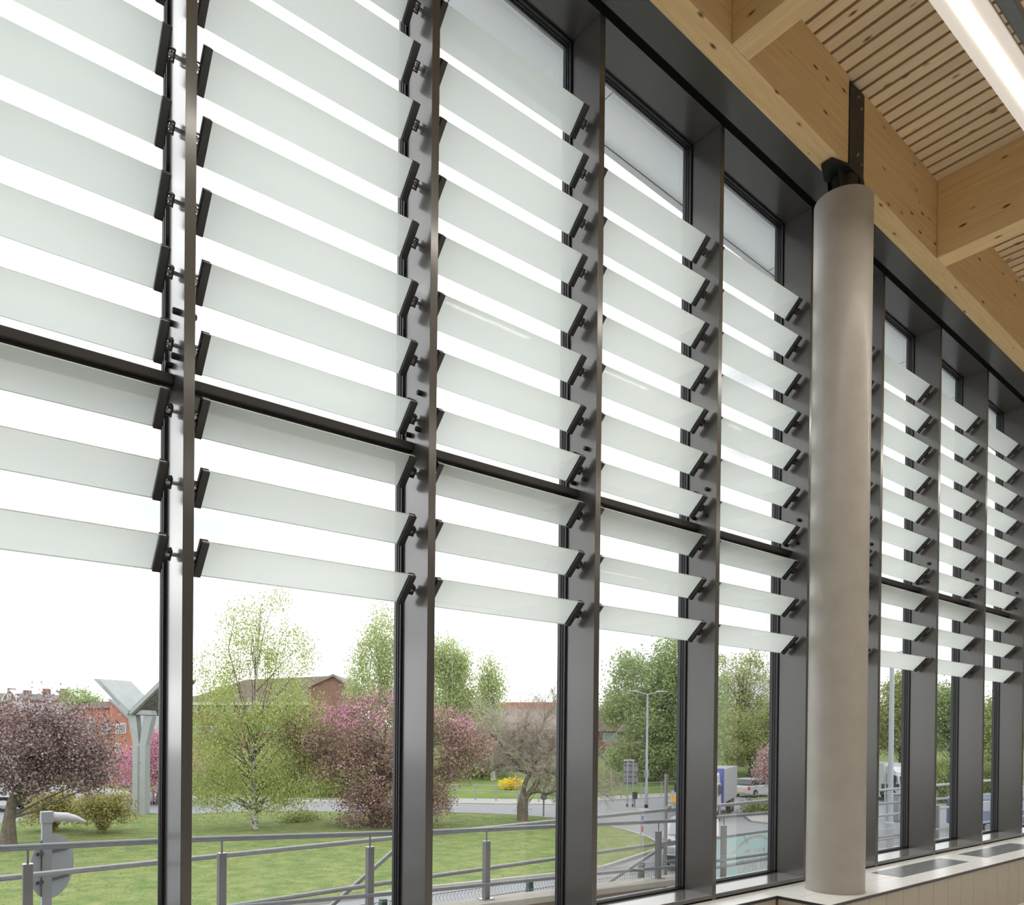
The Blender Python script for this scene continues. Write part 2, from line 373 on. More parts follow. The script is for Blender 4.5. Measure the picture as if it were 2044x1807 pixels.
# ------------------------------------------------------------------ glazing bays and mullion fins
FW, FD = .0563, .3074
ORD = ['', 'first', 'second', 'third', 'fourth', 'fifth', 'sixth', 'seventh', 'eighth', 'ninth', 'tenth']
TR0, TR1 = 3.272, 3.326
GY = .378
for n in range(1, 11):
    x0, x1 = (n-1)*1.5, n*1.5-FW
    wr = new_obj('window_%d' % n, None, None, ((x0+x1)/2, .34, 0)); wr['kind'] = 'structure'
    MB().box(x0+.004, x1-.004, GY, GY+.024, .02, TR0+.01).build('pane', M_PANE, wr)
    m = MB(); m.box(x0+.004, x1-.004, GY, GY+.024, TR1-.01, HZ-.02)
    # upper pane follows the sloping head
    m.v = [(a, b, c if c < 5 else hs(a)-.02) for (a, b, c) in m.v]; m.build('pane', M_PANE, wr)
    fr = MB(); lips = MB()
    for (a, b) in ((x0, x0+.010), (x1-.010, x1)):
        q = MB().box(a, b, FD+.004, GY+.03, 0, HZ); q.v = [(p, r, s if s < 5 else hs(p)) for (p, r, s) in q.v]; fr.add(q.v, q.f)
    for (ya, yb) in ((FD+.002, FD+.012), (FD+.034, FD+.046), (GY-.012, GY-.002)):
        for (a, b) in ((x0, x0+.016), (x1-.016, x1)):
            q = MB().box(a, b, ya, yb, 0, HZ); q.v = [(p, r, s if s < 5 else hs(p)-.002) for (p, r, s) in q.v]; lips.add(q.v, q.f)
        lips.box(x0, x1, ya, yb, .0, .018)
        lips.box(x0, x1, ya, yb, HZ-.018, HZ-.001, zs=lambda x: -SL*x)
    fr.box(x0, x1, FD+.004, GY+.03, -.03, .010); fr.box(x0, x1, FD+.004, GY+.03, HZ-.010, HZ+.0, zs=lambda x: -SL*x)
    fr.build('frame', M_DKGREY, wr); lips.build('gasket', M_BLACK, wr)
    MB().box(x0, x1, .0, FD+.004, -.036, -.004).build('sill', M_FIN, wr)
    MB().box(x0, x1, .004, FD+.004, -.004, 0).build('sill_plate', mat('glossy_grey_sill', (.52, .51, .50), .17, .75, .6), wr)
    MB().box(x0, x1, .0, FD+.004, HZ+.0005, HZ+.04, zs=lambda x: -SL*x).build('head_panel', M_FIN, wr)
    t_ = MB().box(x0, x1, .185, GY+.03, TR0, TR1).build('transom', mat('dark_bronze_transom', (.030, .028, .026), .4), wr); bevel(t_, .006)
    MB().box(x0, x1, .225, GY+.02, TR0-.024, TR0).build('glazing_bead', M_DKGREY, t_)

FINLAB = {0: 'bronze-grey mullion fin at the far left beyond the leftmost louvres',
 1: 'leftmost bronze-grey mullion fin in view, its side bright with sky',
 2: 'second bronze-grey mullion fin from the left, in front of the pink blossom tree',
 3: 'third bronze-grey mullion fin from the left, beside the bare cherry tree',
 4: 'fourth bronze-grey mullion fin from the left, hiding the lorry cab',
 5: 'bronze-grey mullion fin just left of the concrete column',
 6: 'bronze-grey mullion fin half hidden behind the concrete column',
 7: 'second bronze-grey mullion fin to the right of the concrete column',
 8: 'third bronze-grey mullion fin to the right of the concrete column',
 9: 'rightmost bronze-grey mullion fin at the edge of the view',
 10: 'bronze-grey mullion fin at the far right end of the glazing'}
for n in range(0, 11):
    X1 = n*1.5; X0 = X1-FW
    r = thing('mullion_fin', FINLAB[n], 'mullion', ((X0+X1)/2, .15, BZ), 'vertical mullion fins')
    q = MB().box(X0, X1, 0, FD, BZ, HZ); q.v = [(a, b, c if c < 5 else hs(a)) for (a, b, c) in q.v]
    bevel(q.build('fin', M_FIN, r), .002)
    q = MB().box(X0+.002, X1-.002, FD, GY+.03, BZ, HZ); q.v = [(a, b, c if c < 5 else hs(a)) for (a, b, c) in q.v]
    q.build('pressure_plate', M_DKGREY, r)
    for (y, z) in ((.096, 3.617), (.228, 3.612), (.110, 3.386), (.237, 3.388)):
        for s in ((-1,) if n == 10 else ((1,) if n == 0 else (-1, 1))):
            e = X0 if s < 0 else X1
            mbp = MB().path([(e, y, z), (e+s*.030, y, z), (e+s*.034, y, z)], [.017, .017, .012], 12)
            autosmooth(mbp.build('plug', M_CAP, r))

# ------------------------------------------------------------------ louvres
Z0, PB, GAP = 2.4251, .38179, .34999
def zrow(j): return Z0+PB*j if j < 3 else Z0+2*PB+GAP+PB*(j-3)
YT, YL, DZ = .0657, .2263, .1576
bu = np.array([0, YT-YL, DZ]); BL = np.linalg.norm(bu); bu /= BL        # along the blade, upwards into the room
bn = np.array([0, bu[2], -bu[1]])                                       # blade normal, up and outwards
def make_louvre(xa, xb):
    """xa, xb: faces of the fins either side; the bay's louvre centred on z=0 (blade centre)"""
    r = thing('glass_louvre', 'x', 'louvre', ((xa+xb)/2, (YT+YL)/2, 0))
    c = np.array([0, (YT+YL)/2, 0.0])
    e = .053; tb = .044
    m = MB(); L = BL-.004; th = .006
    cx = (xa+xb)/2; hw = (xb-xa)/2-e-.010
    m.obox(c+np.array([cx, 0, 0]), (1,0,0), bu, bn, hw, L/2, th)
    me = m.mesh('blade', [M_EDGE, M_BLADEFACE, M_FRIT], root_loc(r))
    me.polygons[0].material_index = 1      # room-side face, clear
    me.polygons[1].material_index = 2      # sky-side face, fritted
    new_obj('blade', me, r)
    for s in (-1, 1):
        ex = xa+e if s < 0 else xb-e
        q = MB().obox(c+np.array([ex-s*tb/2, 0, 0]) + bn*-.0135, (1,0,0), bu, bn, tb/2, BL/2, .0070)
        q.obox(c+np.array([ex-s*tb/2, 0, 0]) + bn*.0135, (1,0,0), bu, bn, tb/2, BL/2, .0070)
        q.obox(c+np.array([ex-s*.004, 0, 0]), (1,0,0), bu, bn, .004, BL/2, .0205)
        b = bevel(q.build('end_bracket', M_BRK, r), .002)
        q = MB()
        for d in (-1, 1):
            q.obox(c+np.array([ex+s*.014, 0, 0])+bu*(.026*d), (1,0,0), bu, bn, .014, .004, .016)
        q.obox(c+np.array([ex+s*.030, 0, 0]), (1,0,0), bu, bn, .004, .031, .018)
        q.build('pivot_arm', M_BRK, b)
        q = MB().tube(c+np.array([ex-s*.001, 0, 0]), c+np.array([(xa if s < 0 else xb)-s*.0, 0, 0]), .011, n=10)
        q.tube(c+np.array([ex+s*.010, 0, 0]), c+np.array([ex+s*.024, 0, 0]), .017, n=8)
        autosmooth(q.build('pivot_pin', M_STEEL, b))
    return r
BAY = {1: 'in the leftmost bay', 2: 'in the second bay from the left', 3: 'in the third bay from the left', 4: 'in the fourth bay from the left',
 5: 'in the bay just left of the concrete column', 6: 'in the bay behind the concrete column', 7: 'in the first full bay right of the column',
 8: 'in the second full bay right of the column', 9: 'in the rightmost bay at the picture edge'}
proto = None
for n in range(1, 10):
    rows = range(0, 11) if n <= 3 else range(0, 10)
    for j in rows:
        if proto is None:
            proto = make_louvre(0.0, 1.5-FW); o = proto; zc0 = 0
        else:
            o = copy_tree(proto)
        o.location = ((n-1)*1.5+(1.5-FW)/2, (YT+YL)/2, zrow(j)-DZ/2)
        kk = j-2 if j >= 3 else 3-j
        rel = 'above' if j >= 3 else 'below'
        tag(o, 'frosted glass louvre %s, %s %s the transom' % (BAY[n], ORD[kk], rel), 'louvre', 'tilted glass louvres across the glazing')

# ------------------------------------------------------------------ timber beams, steel, column
CXc, CYc, CR = 7.30, -.41, .263
BT = CZ+.02
def sloped_beam(x0, x1, y0, y1):
    return MB().box(x0, x1, y0, y1, HZ, HZ+BT, zs=lambda x: -SL*x)
b1 = sloped_beam(-3.0, CXc-.102, -.505, -.307).build('timber_beam', M_BEAM, None, (3.0, -.405, hs(3.0)))
tag(bevel(b1, .004), 'long glulam edge beam running left of the column along the window head', 'beam', 'glulam edge beams')
b2 = sloped_beam(CXc+.170, 18.0, -.505, -.307).build('timber_beam', M_BEAM, None, (12.5, -.405, hs(12.5)))
tag(bevel(b2, .004), 'glulam edge beam running right of the column along the window head', 'beam', 'glulam edge beams')
XB = {1.68: 'glulam cross beam far to the left above the first bays', 5.39: 'glulam cross beam meeting the edge beam at the top centre',
      9.10: 'glulam cross beam meeting the edge beam right of the column', 12.81: 'glulam cross beam at the far right end of the ceiling'}
for xb, lab in XB.items():
    o = MB().box(xb, xb+.215, -15.0, -.507, HZ, HZ+BT, zs=lambda x: -SL*x).build('timber_cross_beam', M_XBEAM, None, (xb+.1, -5.0, hs(xb)))
    tag(bevel(o, .004), lab, 'beam', 'glulam cross beams')
col = thing('concrete_column', 'round pale concrete column standing on the tiled bench', 'column', (CXc, CYc, BZ))
ztop = 6.492
autosmooth(MB().path([(CXc, CYc, BZ), (CXc, CYc, ztop-.004), (CXc, CYc, ztop)], [CR, CR, CR-.004], 64).build('shaft', M_CONC, col))
ft = autosmooth(MB().path([(CXc, CYc, BZ), (CXc, CYc, BZ+.006)], [CR+.006, CR+.006], 64).build('base_joint', M_TILEV, col))
st = thing('steel_connector', 'black steel bearing plate and post between column top and timber beam', 'bracket', (CXc, CYc, ztop))
oc = [(CXc+.345*math.cos(math.pi/8+k*math.pi/4), CYc+.135*math.sin(math.pi/8+k*math.pi/4), hs(CXc)-.03) for k in range(8)]
MB().prism([(a, b, hs(CXc)-.036-(a-CXc)*SL) for (a, b, _) in oc], (0, 0, .028)).build('cap_plate', M_BLKSTEEL, st)
MB().path([(CXc, CYc, ztop), (CXc, CYc, hs(CXc)-.03)], [.12, .12], 24).build('bearing', M_BLKSTEEL, st)
for k in range(4):
    a = k*math.pi/2+.5; MB().prism([(CXc+.11*math.cos(a), CYc+.11*math.sin(a), ztop), (CXc+.20*math.cos(a), CYc+.115*math.sin(a), ztop), (CXc+.24*math.cos(a), CYc+.115*math.sin(a), hs(CXc)-.04), (CXc+.11*math.cos(a), CYc+.11*math.sin(a), hs(CXc)-.04)], (-.008*math.sin(a), .008*math.cos(a), 0)).build('stiffener', M_BLKSTEEL, st)
MB().box(CXc-.100, CXc+.168, -.515, -.31, hs(CXc)-.006, hs(CXc)+CZ-.03).build('post', M_BLKSTEEL, st)
for (dx, dz) in ((.03, .70), (.09, .62), (.02, .15), (.04, .17), (.10, .10)):
    autosmooth(MB().tube((CXc+dx, -.512, hs(CXc)+dz), (CXc+dx, -.532, hs(CXc)+dz), .011, n=6).build('bolt', M_STEEL, st))

# ------------------------------------------------------------------ lights in the room, with unseen rows added
def luminaire(y0, y1, z, label, xa=-2.5, xb=17.5):
    r = thing('linear_luminaire', label, 'light', ((xa+xb)/2, (y0+y1)/2, z), 'linear luminaires')
    yc = (y0+y1)/2; h = .10
    prof = [(y0+.035, z+h), (y0, z+.012), (y0, z), (y1, z), (y1, z+.012), (y1-.035, z+h)]
    MB().prism([(xa, a, b+.004) for (a, b) in prof], (xb-xa, 0, 0)).build('housing', M_LAMPBODY, r)
    MB().box(xa+.01, xb-.01, y0+.003, y0+.085, z-.010, z+.004).build('opal_wing', M_OPAL, r)
    MB().box(xa+.01, xb-.01, y1-.085, y1-.003, z-.010, z+.004).build('opal_wing', M_OPAL, r)
    MB().box(xa+.01, xb-.01, y0+.087, y1-.087, z-.014, z+.004).build('diffuser', M_LAMP, r)
    xx = xa+1.2
    while xx < xb:
        autosmooth(MB().tube((xx, yc, z+h-.01), (xx, yc, hs(xx)+CZ+.01), .006, n=8).build('suspension_rod', M_STEEL, r)); xx += 2.4
    return r
luminaire(-2.205, -1.965, 6.15, 'long white glowing linear light hanging below the board ceiling')
luminaire(-6.3, -6.06, 6.05, 'second row of linear light further inside the hall')  # row behind the camera, added to brighten the hall
luminaire(-10.4, -10.16, 6.05, 'third row of linear light deep inside the hall')  # another unseen row, added for more light in the hall
tr = thing('cable_tray', 'grey metal cable tray beside the linear light', 'tray', (7.5, -2.27, 6.17))
MB().box(-2.5, 17.5, -2.30, -2.222, 6.17, 6.18).box(-2.5, 17.5, -2.224, -2.220, 6.17, 6.22).box(-2.5, 17.5, -2.302, -2.298, 6.17, 6.22).build('tray', M_TRAY, tr)
MB().tube((-2.5, -2.245, 6.195), (17.5, -2.245, 6.195), .012, n=8).tube((-2.5, -2.275, 6.195), (17.5, -2.275, 6.195), .012, n=8).build('cable', M_DKGREY, tr)
xx = -1.3
while xx < 17:
    autosmooth(MB().tube((xx, -2.26, 6.18), (xx, -2.26, hs(xx)+CZ+.01), .005, n=8).build('suspension_rod', M_STEEL, tr)); xx += 2.4

# ------------------------------------------------------------------ outside the glass: overhang, terrace, wall
ov = struct(MB().box(-3.0, 18.0, .42, .90, HZ+.05, HZ+.12, zs=lambda x: -SL*x), 'trim_4', M_OVH)
MB().box(-3.0, 18.0, .90, .955, HZ+.035, HZ+.125, zs=lambda x: -SL*x).build('fascia', M_OVH, ov)
MB().box(-3.0, 18.0, .892, .902, HZ+.046, HZ+.06, zs=lambda x: -SL*x).build('drip_edge', M_OVHD, ov)
for k in range(9):
    xj = .55+k*1.5; MB().box(xj, xj+.006, .43, .895, HZ+.048, HZ+.052, zs=lambda x: -SL*x).build('joint', M_OVHD, ov)
struct(MB().box(-6, 9.32, .405, 2.53, -1.3, -1.0), 'terrace', M_DECK)
TX = 9.32
def cz(x): return -.30-.0275*min(max(x, -2), 11)
XS = [-6, -2, 0, 2, 4, 6, 8, TX]
q = MB(); q2 = MB()
for a, b in zip(XS[:-1], XS[1:]):
    n0 = len(q.v)
    vv = [(xx_, y, zz) for xx_ in (a, b) for (y, zz) in ((2.50, cz(xx_)), (2.82, cz(xx_)), (2.82, cz(xx_)-.07), (2.50, cz(xx_)-.07))]
    q.add(vv, [(0,1,5,4),(1,2,6,5),(2,3,7,6),(3,0,4,7),(0,3,2,1),(4,5,6,7)])
    vv = [(xx_, y, zz) for xx_ in (a, b) for (y, zz) in ((2.53, cz(xx_)-.07), (2.79, cz(xx_)-.07), (2.79, GZ), (2.53, GZ))]
    q2.add(vv, [(0,1,5,4),(1,2,6,5),(2,3,7,6),(3,0,4,7),(0,3,2,1),(4,5,6,7)])
struct(MB().box(TX, 22, .405, 2.95, GZ, -1.35), 'terrace_lower', M_DECK)
tw = struct(q2, 'wall_terrace', M_STONE); q.build('coping', M_COPE, tw)

# near railing on the coping
rx = [-6, .9, 2.3, 4.75, 8.8, 11.1, 16.4, 22]; rz = [.70, .510, .470, .360, .230, .215, .165, .14]
lx = [-6, .9, 3.8, 4.75, 6.5, 8.8, 11, 16.4, 22]; lz = [.16, -.08, -.205, -.25, -.31, -.398, -.42, -.45, -.47]
rl = thing('terrace_railing', 'grey tubular handrail with square posts along the terrace wall', 'railing', (8, 2.7, cz(8)))
autosmooth(MB().path([(a, 2.7, b) for a, b in zip(rx, rz)], .0255, 14).build('top_rail', M_RAIL, rl))
autosmooth(MB().path([(a, 2.655, b) for a, b in zip(lx, lz)], .022, 12).build('bottom_rail', M_RAIL, rl))
k = -1
while True:
    xp = 1.07+1.463*k
    if xp > 21: break
    zt = float(np.interp(xp, rx, rz)); pt = zt-.135
    zb0 = cz(xp) if xp < TX else -1.35
    pp = MB().box(xp-.033, xp+.033, 2.667, 2.733, zb0+.012, pt).build('post', M_POST, rl); bevel(pp, .003)
    MB().box(xp-.034, xp+.034, 2.666, 2.734, pt, pt+.008).build('post_cap', M_STEEL, pp)
    MB().tube((xp, 2.7, pt), (xp, 2.7, zt-.015), .0085, n=8).build('stem', M_POST, pp)
    MB().box(xp-.075, xp+.075, 2.64, 2.76, zb0, zb0+.014).build('base_plate', M_STEEL, pp)
    k += 1
# scaffold barrier just beyond it
sb = thing('scaffold_barrier', 'galvanised scaffold tubes lashed behind the terrace railing', 'scaffold', (6, 3.05, GZ))
SY = 3.06
def stube(pts, r=.0245):
    return autosmooth(MB().path(pts, r, 12).build('tube', M_GALV, sb))
stube([(-5, SY, .12), (.9, SY, .225), (4.95, SY, .285), (9.2, SY, .345)])
stube([(9.0, SY, .33), (13, SY, .37), (21, SY, .42)], .027)
stube([(-5, SY, -.42), (3.95, SY, -.205), (8.75, SY, -.14), (9.3, SY, -.135)])
stube([(8.9, SY, -.165), (13, SY, -.13), (21, SY, -.10)], .027)
stube([(9.6, SY, -.62), (13, SY, -.60), (21, SY, -.58)])
for (xs_, z1) in ((-1.0, .5), (9.03, .85), (17.0, .75)):
    stube([(xs_, SY+.055, GZ), (xs_, SY+.055, z1)], .0255)
stube([(2.6, SY+.10, -1.22), (4.75, SY+.10, .27)]); stube([(6.2, SY+.10, -1.2), (9.05, SY+.10, -.20)])
for (xs_, zz) in ((9.03, .345), (9.03, -.137), (17.0, .40), (17.0, -.11), (9.25, .365), (9.3, -.12)):
    autosmooth(MB().path([(xs_-.045, SY+.02, zz), (xs_+.045, SY+.02, zz)], .043, 10).box(xs_-.02, xs_+.02, SY-.03, SY+.09, zz+.02, zz+.055).build('coupler', mat('worn_coupler', (.40, .39, .36), .5, .4, noise=(30, (.30, .20, .14), .5, .7)), sb))

def text_mesh(name, body, size, m, parent, M, ext=.002, align='CENTER'):
    cu = bpy.data.curves.new(name, 'FONT'); cu.body = body; cu.size = size; cu.extrude = ext; cu.align_x = align; cu.align_y = 'CENTER'; cu.offset = size*.03
    o = bpy.data.objects.new(name, cu); COL.objects.link(o); bpy.context.view_layer.update()
    me = bpy.data.meshes.new_from_object(o.evaluated_get(bpy.context.evaluated_depsgraph_get()))
    bpy.data.objects.remove(o)
    me.transform(M); me.materials.clear(); me.materials.append(m)
    L = root_loc(parent); me.transform(Matrix.Translation(Vector([-float(v) for v in L])))
    return new_obj(name, me, parent)
# banner seen from behind
bn_ = thing('site_banner', 'pale teal site banner seen from behind, mirrored white lettering', 'banner', (11.6, 3.12, -.9))
MB().box(9.75, 13.3, 3.105, 3.113, -1.15, -.16).build('sheet', M_BANNER, bn_)
arc = [(10.42+.0, -.55), (10.62, -.47), (10.80, -.36), (10.98, -.27), (11.16, -.225), (11.34, -.215), (11.52, -.25), (11.70, -.33), (11.88, -.45), (12.06, -.58)]
for (p, q_) in zip(arc[:-1], arc[1:]): pass
rib = MB()
top = [(a, 3.099, b+.022) for a, b in arc]; bot = [(a, 3.099, b-.022) for a, b in arc[::-1]]
for i in range(len(arc)-1):
    rib.prism([(arc[i][0], 3.100, arc[i][1]-.022), (arc[i+1][0], 3.100, arc[i+1][1]-.022), (arc[i+1][0], 3.100, arc[i+1][1]+.022), (arc[i][0], 3.100, arc[i][1]+.022)], (0, .004, 0))
rib.build('printed_arc', M_BANW, bn_)
# text faces the street (+Y); from the room it reads mirrored
def txtM(x, z, sx=1.0):
    return Matrix.Translation(Vector((x, 3.101, z))) @ Matrix(((-sx, 0, 0, 0), (0, 0, 1, 0), (0, 1, 0, 0), (0, 0, 0, 1)))
text_mesh('lettering', 'STIRLING', .30, M_BANW, bn_, txtM(11.42, -.70))
text_mesh('lettering', "ST EDMUND'S POINT", .085, M_BANW, bn_, txtM(11.35, -.45))
for xt in (10.9, 11.65, 12.6):
    MB().tube((xt, 3.09, -.16), (xt+.03, 3.02, -.30), .003, n=6).build('cable_tie', M_CAP, bn_)

# welded mesh fence at street level below
mf = thing('mesh_fence', 'grey welded mesh fence with green posts below the terrace', 'fence', (8, 4.6, GZ))
wires = MB(); FT = -.78
x = -3.0
while x < 20:
    wires.add([(x-.004, 4.60, GZ), (x+.004, 4.60, GZ), (x+.004, 4.60, FT-.14), (x-.004, 4.60, FT-.14), (x-.004, 4.66, FT-.07), (x+.004, 4.66, FT-.07), (x-.004, 4.60, FT), (x+.004, 4.60, FT),
               (x, 4.608, GZ), (x, 4.608, FT-.14), (x, 4.668, FT-.07), (x, 4.608, FT)],
              [(0,1,2,3),(3,2,5,4),(4,5,7,6),(0,3,9,8),(3,4,10,9),(4,6,11,10),(1,8,9,2),(2,9,10,5),(5,10,11,7)]); x += .06
for z in (FT, FT-.14, FT-.35, FT-.7, FT-1.1, FT-1.6, FT-2.1): wires.box(-3, 20, 4.596, 4.606, z-.005, z+.005)
wm = wires.build('wire_mesh', M_GALV, mf); wm['kind'] = 'stuff'
for k in range(9):
    xp = 7.75+2.5*(k-4); MB().box(xp-.04, xp+.04, 4.62, 4.70, GZ, FT+.02).build('post', M_GREENP, mf)

# round road sign seen from behind, with a small horn lamp on its post
sg = thing('round_road_sign', 'back of a round road sign on a square grey post with a tapered lamp', 'sign', (1.52, 5.2, GZ))
MB().box(1.475, 1.565, 5.155, 5.245, GZ, .43).build('post', M_POLE, sg)
hd = MB().box(1.465, 1.575, 5.145, 5.255, .43, .545).build('lamp_box', M_POLE, sg)
autosmooth(MB().path([(1.575, 5.2, .485), (1.70, 5.195, .475), (1.80, 5.19, .45), (1.885, 5.185, .415)], [.052, .05, .034, .008], 14).build('lamp_horn', mat('pale_lamp_shell', (.55, .55, .57), .35), hd))
vd = at(104, 1732, 1)-CAM; vd[2] = 0; vd /= np.linalg.norm(vd); an = math.radians(54)
nd = np.array([vd[0]*math.cos(an)-vd[1]*math.sin(an), vd[0]*math.sin(an)+vd[1]*math.cos(an), 0]); td = np.array([-nd[1], nd[0], 0])
dc = np.array([1.59, 5.29, -.05]); R_ = .345
disc = [dc+R_*(math.cos(t)*td+math.sin(t)*np.array([0,0,1])) for t in np.linspace(0, 2*math.pi, 41)[:-1]]
MB().prism(disc, nd*.004).build('disc', M_SIGNB, sg)
MB().obox(dc-nd*.012+np.array([0,0,-.14]), td, nd, (0,0,1), .24, .010, .014).build('mounting_bar', M_DKGREY, sg)
MB().obox(dc-nd*.012+np.array([0,0,.16]), td, nd, (0,0,1), .24, .010, .014).build('mounting_bar', M_DKGREY, sg)

# ------------------------------------------------------------------ street: ground, lawn, kerbs, bank
gx, gy = np.array([-60, 140.]), np.array([2.9, 190.])
struct(MB().add([(-90, 2.5, GZ), (170, 2.5, GZ), (170, 210, GZ), (-90, 210, GZ), (-90, 2.5, GZ-.3), (170, 2.5, GZ-.3), (170, 210, GZ-.3), (-90, 210, GZ-.3)], [(0,1,2,3),(7,6,5,4),(0,4,5,1),(1,5,6,2),(2,6,7,3),(3,7,4,0)]), 'ground_street', M_ASPH)
def ground_poly(name, pts, m, h=.10, z=GZ):
    o = MB().prism([(p[0], p[1], z-.02) for p in pts], (0, 0, h+.02)).build(name, m); o['kind'] = 'structure'; return o
lawn_px = [(-420, 1655), (-150, 1652), (20, 1645), (150, 1632), (280, 1627), (385, 1629), (470, 1624), (560, 1623), (660, 1624), (780, 1624), (865, 1625), (960, 1627), (1040, 1631), (1120, 1638), (1200, 1650), (1245, 1660), (1290, 1675), (1313, 1688), (1308, 1698), (1280, 1708), (1200, 1734), (1110, 1748), (865, 1774), (720, 1792), (300, 1850), (-200, 1930)]
LP = [gp(a, b) for a, b in lawn_px]
ground_poly('ground_lawn', LP, M_GRASS, .08)
kb = MB()
for i in range(len(LP)):
    a, b = LP[i], LP[(i+1) % len(LP)]; d = b-a; L_ = np.linalg.norm(d); d = d/L_; nn = np.array([d[1], -d[0], 0])
    if nn @ ((a+b)/2-np.array([15, 25, GZ])) < 0: nn = -nn
    kb.obox((a+b)/2+nn*.09+np.array([0, 0, .05]), d, nn, (0,0,1), L_/2, .07, .06)
struct(kb, 'ground_kerb', M_PAVE)
# far side: pavement and rising grass bank
L0px = [(-420, 1560), (-100, 1565), (150, 1573), (330, 1592), (560, 1600), (760, 1603), (865, 1604), (1000, 1606), (1117, 1607), (1200, 1600), (1260, 1596), (1300, 1594), (1360, 1590), (1440, 1580), (1540, 1573), (1640, 1569), (1760, 1568), (1900, 1566), (2050, 1560)]
A0 = [gp(a, b) for a, b in L0px]
pv = MB(); bk = MB()
def out(p, d):
    v = p-CAM; v[2] = 0; v = v/np.linalg.norm(v); return p+v*d
prof = [(0, 0.06), (3, .12), (3.2, .25), (9, .8), (18, 1.5), (34, 2.3), (70, 3.0)]
BF = np.interp([a for a, _ in L0px], [600, 860], [.08, 1.0])
rows_ = [[out(p.copy(), d)+np.array([0, 0, z*f_]) for p, f_ in zip(A0, BF)] for (d, z) in prof]
nA = len(A0)
for r_ in range(len(prof)-1):
    tgt = pv if r_ == 0 else bk
    for i in range(nA-1): tgt.add([rows_[r_][i], rows_[r_][i+1], rows_[r_+1][i+1], rows_[r_+1][i]], [(0, 1, 2, 3)])
for i in range(nA-1): pv.add([A0[i]-np.array([0,0,.05]), A0[i+1]-np.array([0,0,.05]), rows_[0][i+1], rows_[0][i]], [(0,1,2,3)])
struct(pv, 'ground_pavement', M_PAVE); struct(bk, 'ground_bank', M_GRASS2)
def bankz(p):
    """height of the bank surface at a ground point"""
    best = 1e9; dd = 0
    v = np.array([p[0], p[1]])-CAM[:2]; ang = math.atan2(v[1], v[0]); rr = np.linalg.norm(v)
    an_ = [math.atan2(q[1]-CAM[1], q[0]-CAM[0]) for q in A0]; ra = [np.linalg.norm(q[:2]-CAM[:2]) for q in A0]
    order = np.argsort(an_); r0 = float(np.interp(ang, np.array(an_)[order], np.array(ra)[order]))
    bf = float(np.interp(ang, np.array(an_)[order], np.array(BF)[order]))
    return GZ + bf*(float(np.interp(rr-r0, [d for d, _ in prof], [z for _, z in prof])) if rr > r0 else 0)
# short grass blades over the lawn
def in_poly(P, poly):
    x_, y_ = P[:, 0], P[:, 1]; ins = np.zeros(len(P), bool); n = len(poly); j = n-1
    for i in range(n):
        xi, yi, xj, yj = poly[i][0], poly[i][1], poly[j][0], poly[j][1]
        c = ((yi > y_) != (yj > y_)) & (x_ < (xj-xi)*(y_-yi)/(yj-yi+1e-12)+xi); ins ^= c; j = i
    return ins
def raw_mesh(name, V, nper, tint, m):
    """V: (N*nper,3) polygon soup, nper verts per face"""
    me = bpy.data.meshes.new(name); n = len(V)//nper
    me.vertices.add(len(V)); me.vertices.foreach_set('co', np.ascontiguousarray(V, np.float32).ravel())
    me.loops.add(len(V)); me.loops.foreach_set('vertex_index', np.arange(len(V), dtype=np.int32))
    me.polygons.add(n); me.polygons.foreach_set('loop_start', np.arange(0, len(V), nper, dtype=np.int32))
    try: me.polygons.foreach_set('loop_total', np.full(n, nper, np.int32))
    except Exception: pass
    me.update(calc_edges=True); me.materials.append(m)
    if tint is not None:
        a = me.attributes.new('tint', 'FLOAT', 'FACE'); a.data.foreach_set('value', np.ascontiguousarray(tint, np.float32))
    return me
P = np.stack([RNG.uniform(-2, 34, 60000), RNG.uniform(6, 46, 60000)], 1); P = P[in_poly(P, LP)]
# more blades close by
nP = len(P); th = RNG.uniform(0, 2*np.pi, nP); hh = RNG.uniform(.018, .04, nP); ww = RNG.uniform(.008, .02, nP)
d = np.stack([np.cos(th), np.sin(th), 0*th], 1); b = np.concatenate([P, np.full((nP, 1), GZ+.075)], 1)
lean = np.stack([RNG.normal(0, .06, nP), RNG.normal(0, .06, nP), hh], 1)
V = np.stack([b-d*ww[:, None], b+d*ww[:, None], b+lean], 1).reshape(-1, 3)
pat = .5+.5*np.sin(P[:, 0]*.45+1.3*np.sin(P[:, 1]*.3))*np.sin(P[:, 1]*.5+.8*np.sin(P[:, 0]*.4))
gme = raw_mesh('grass_blades', V, 3, np.clip(.55*pat+.45*RNG.uniform(0, 1, nP), 0, 1), L_GRASSB)
tag(new_obj('grass_blades', gme), 'short mown grass covering the lawn outside', 'grass', None, 'stuff')

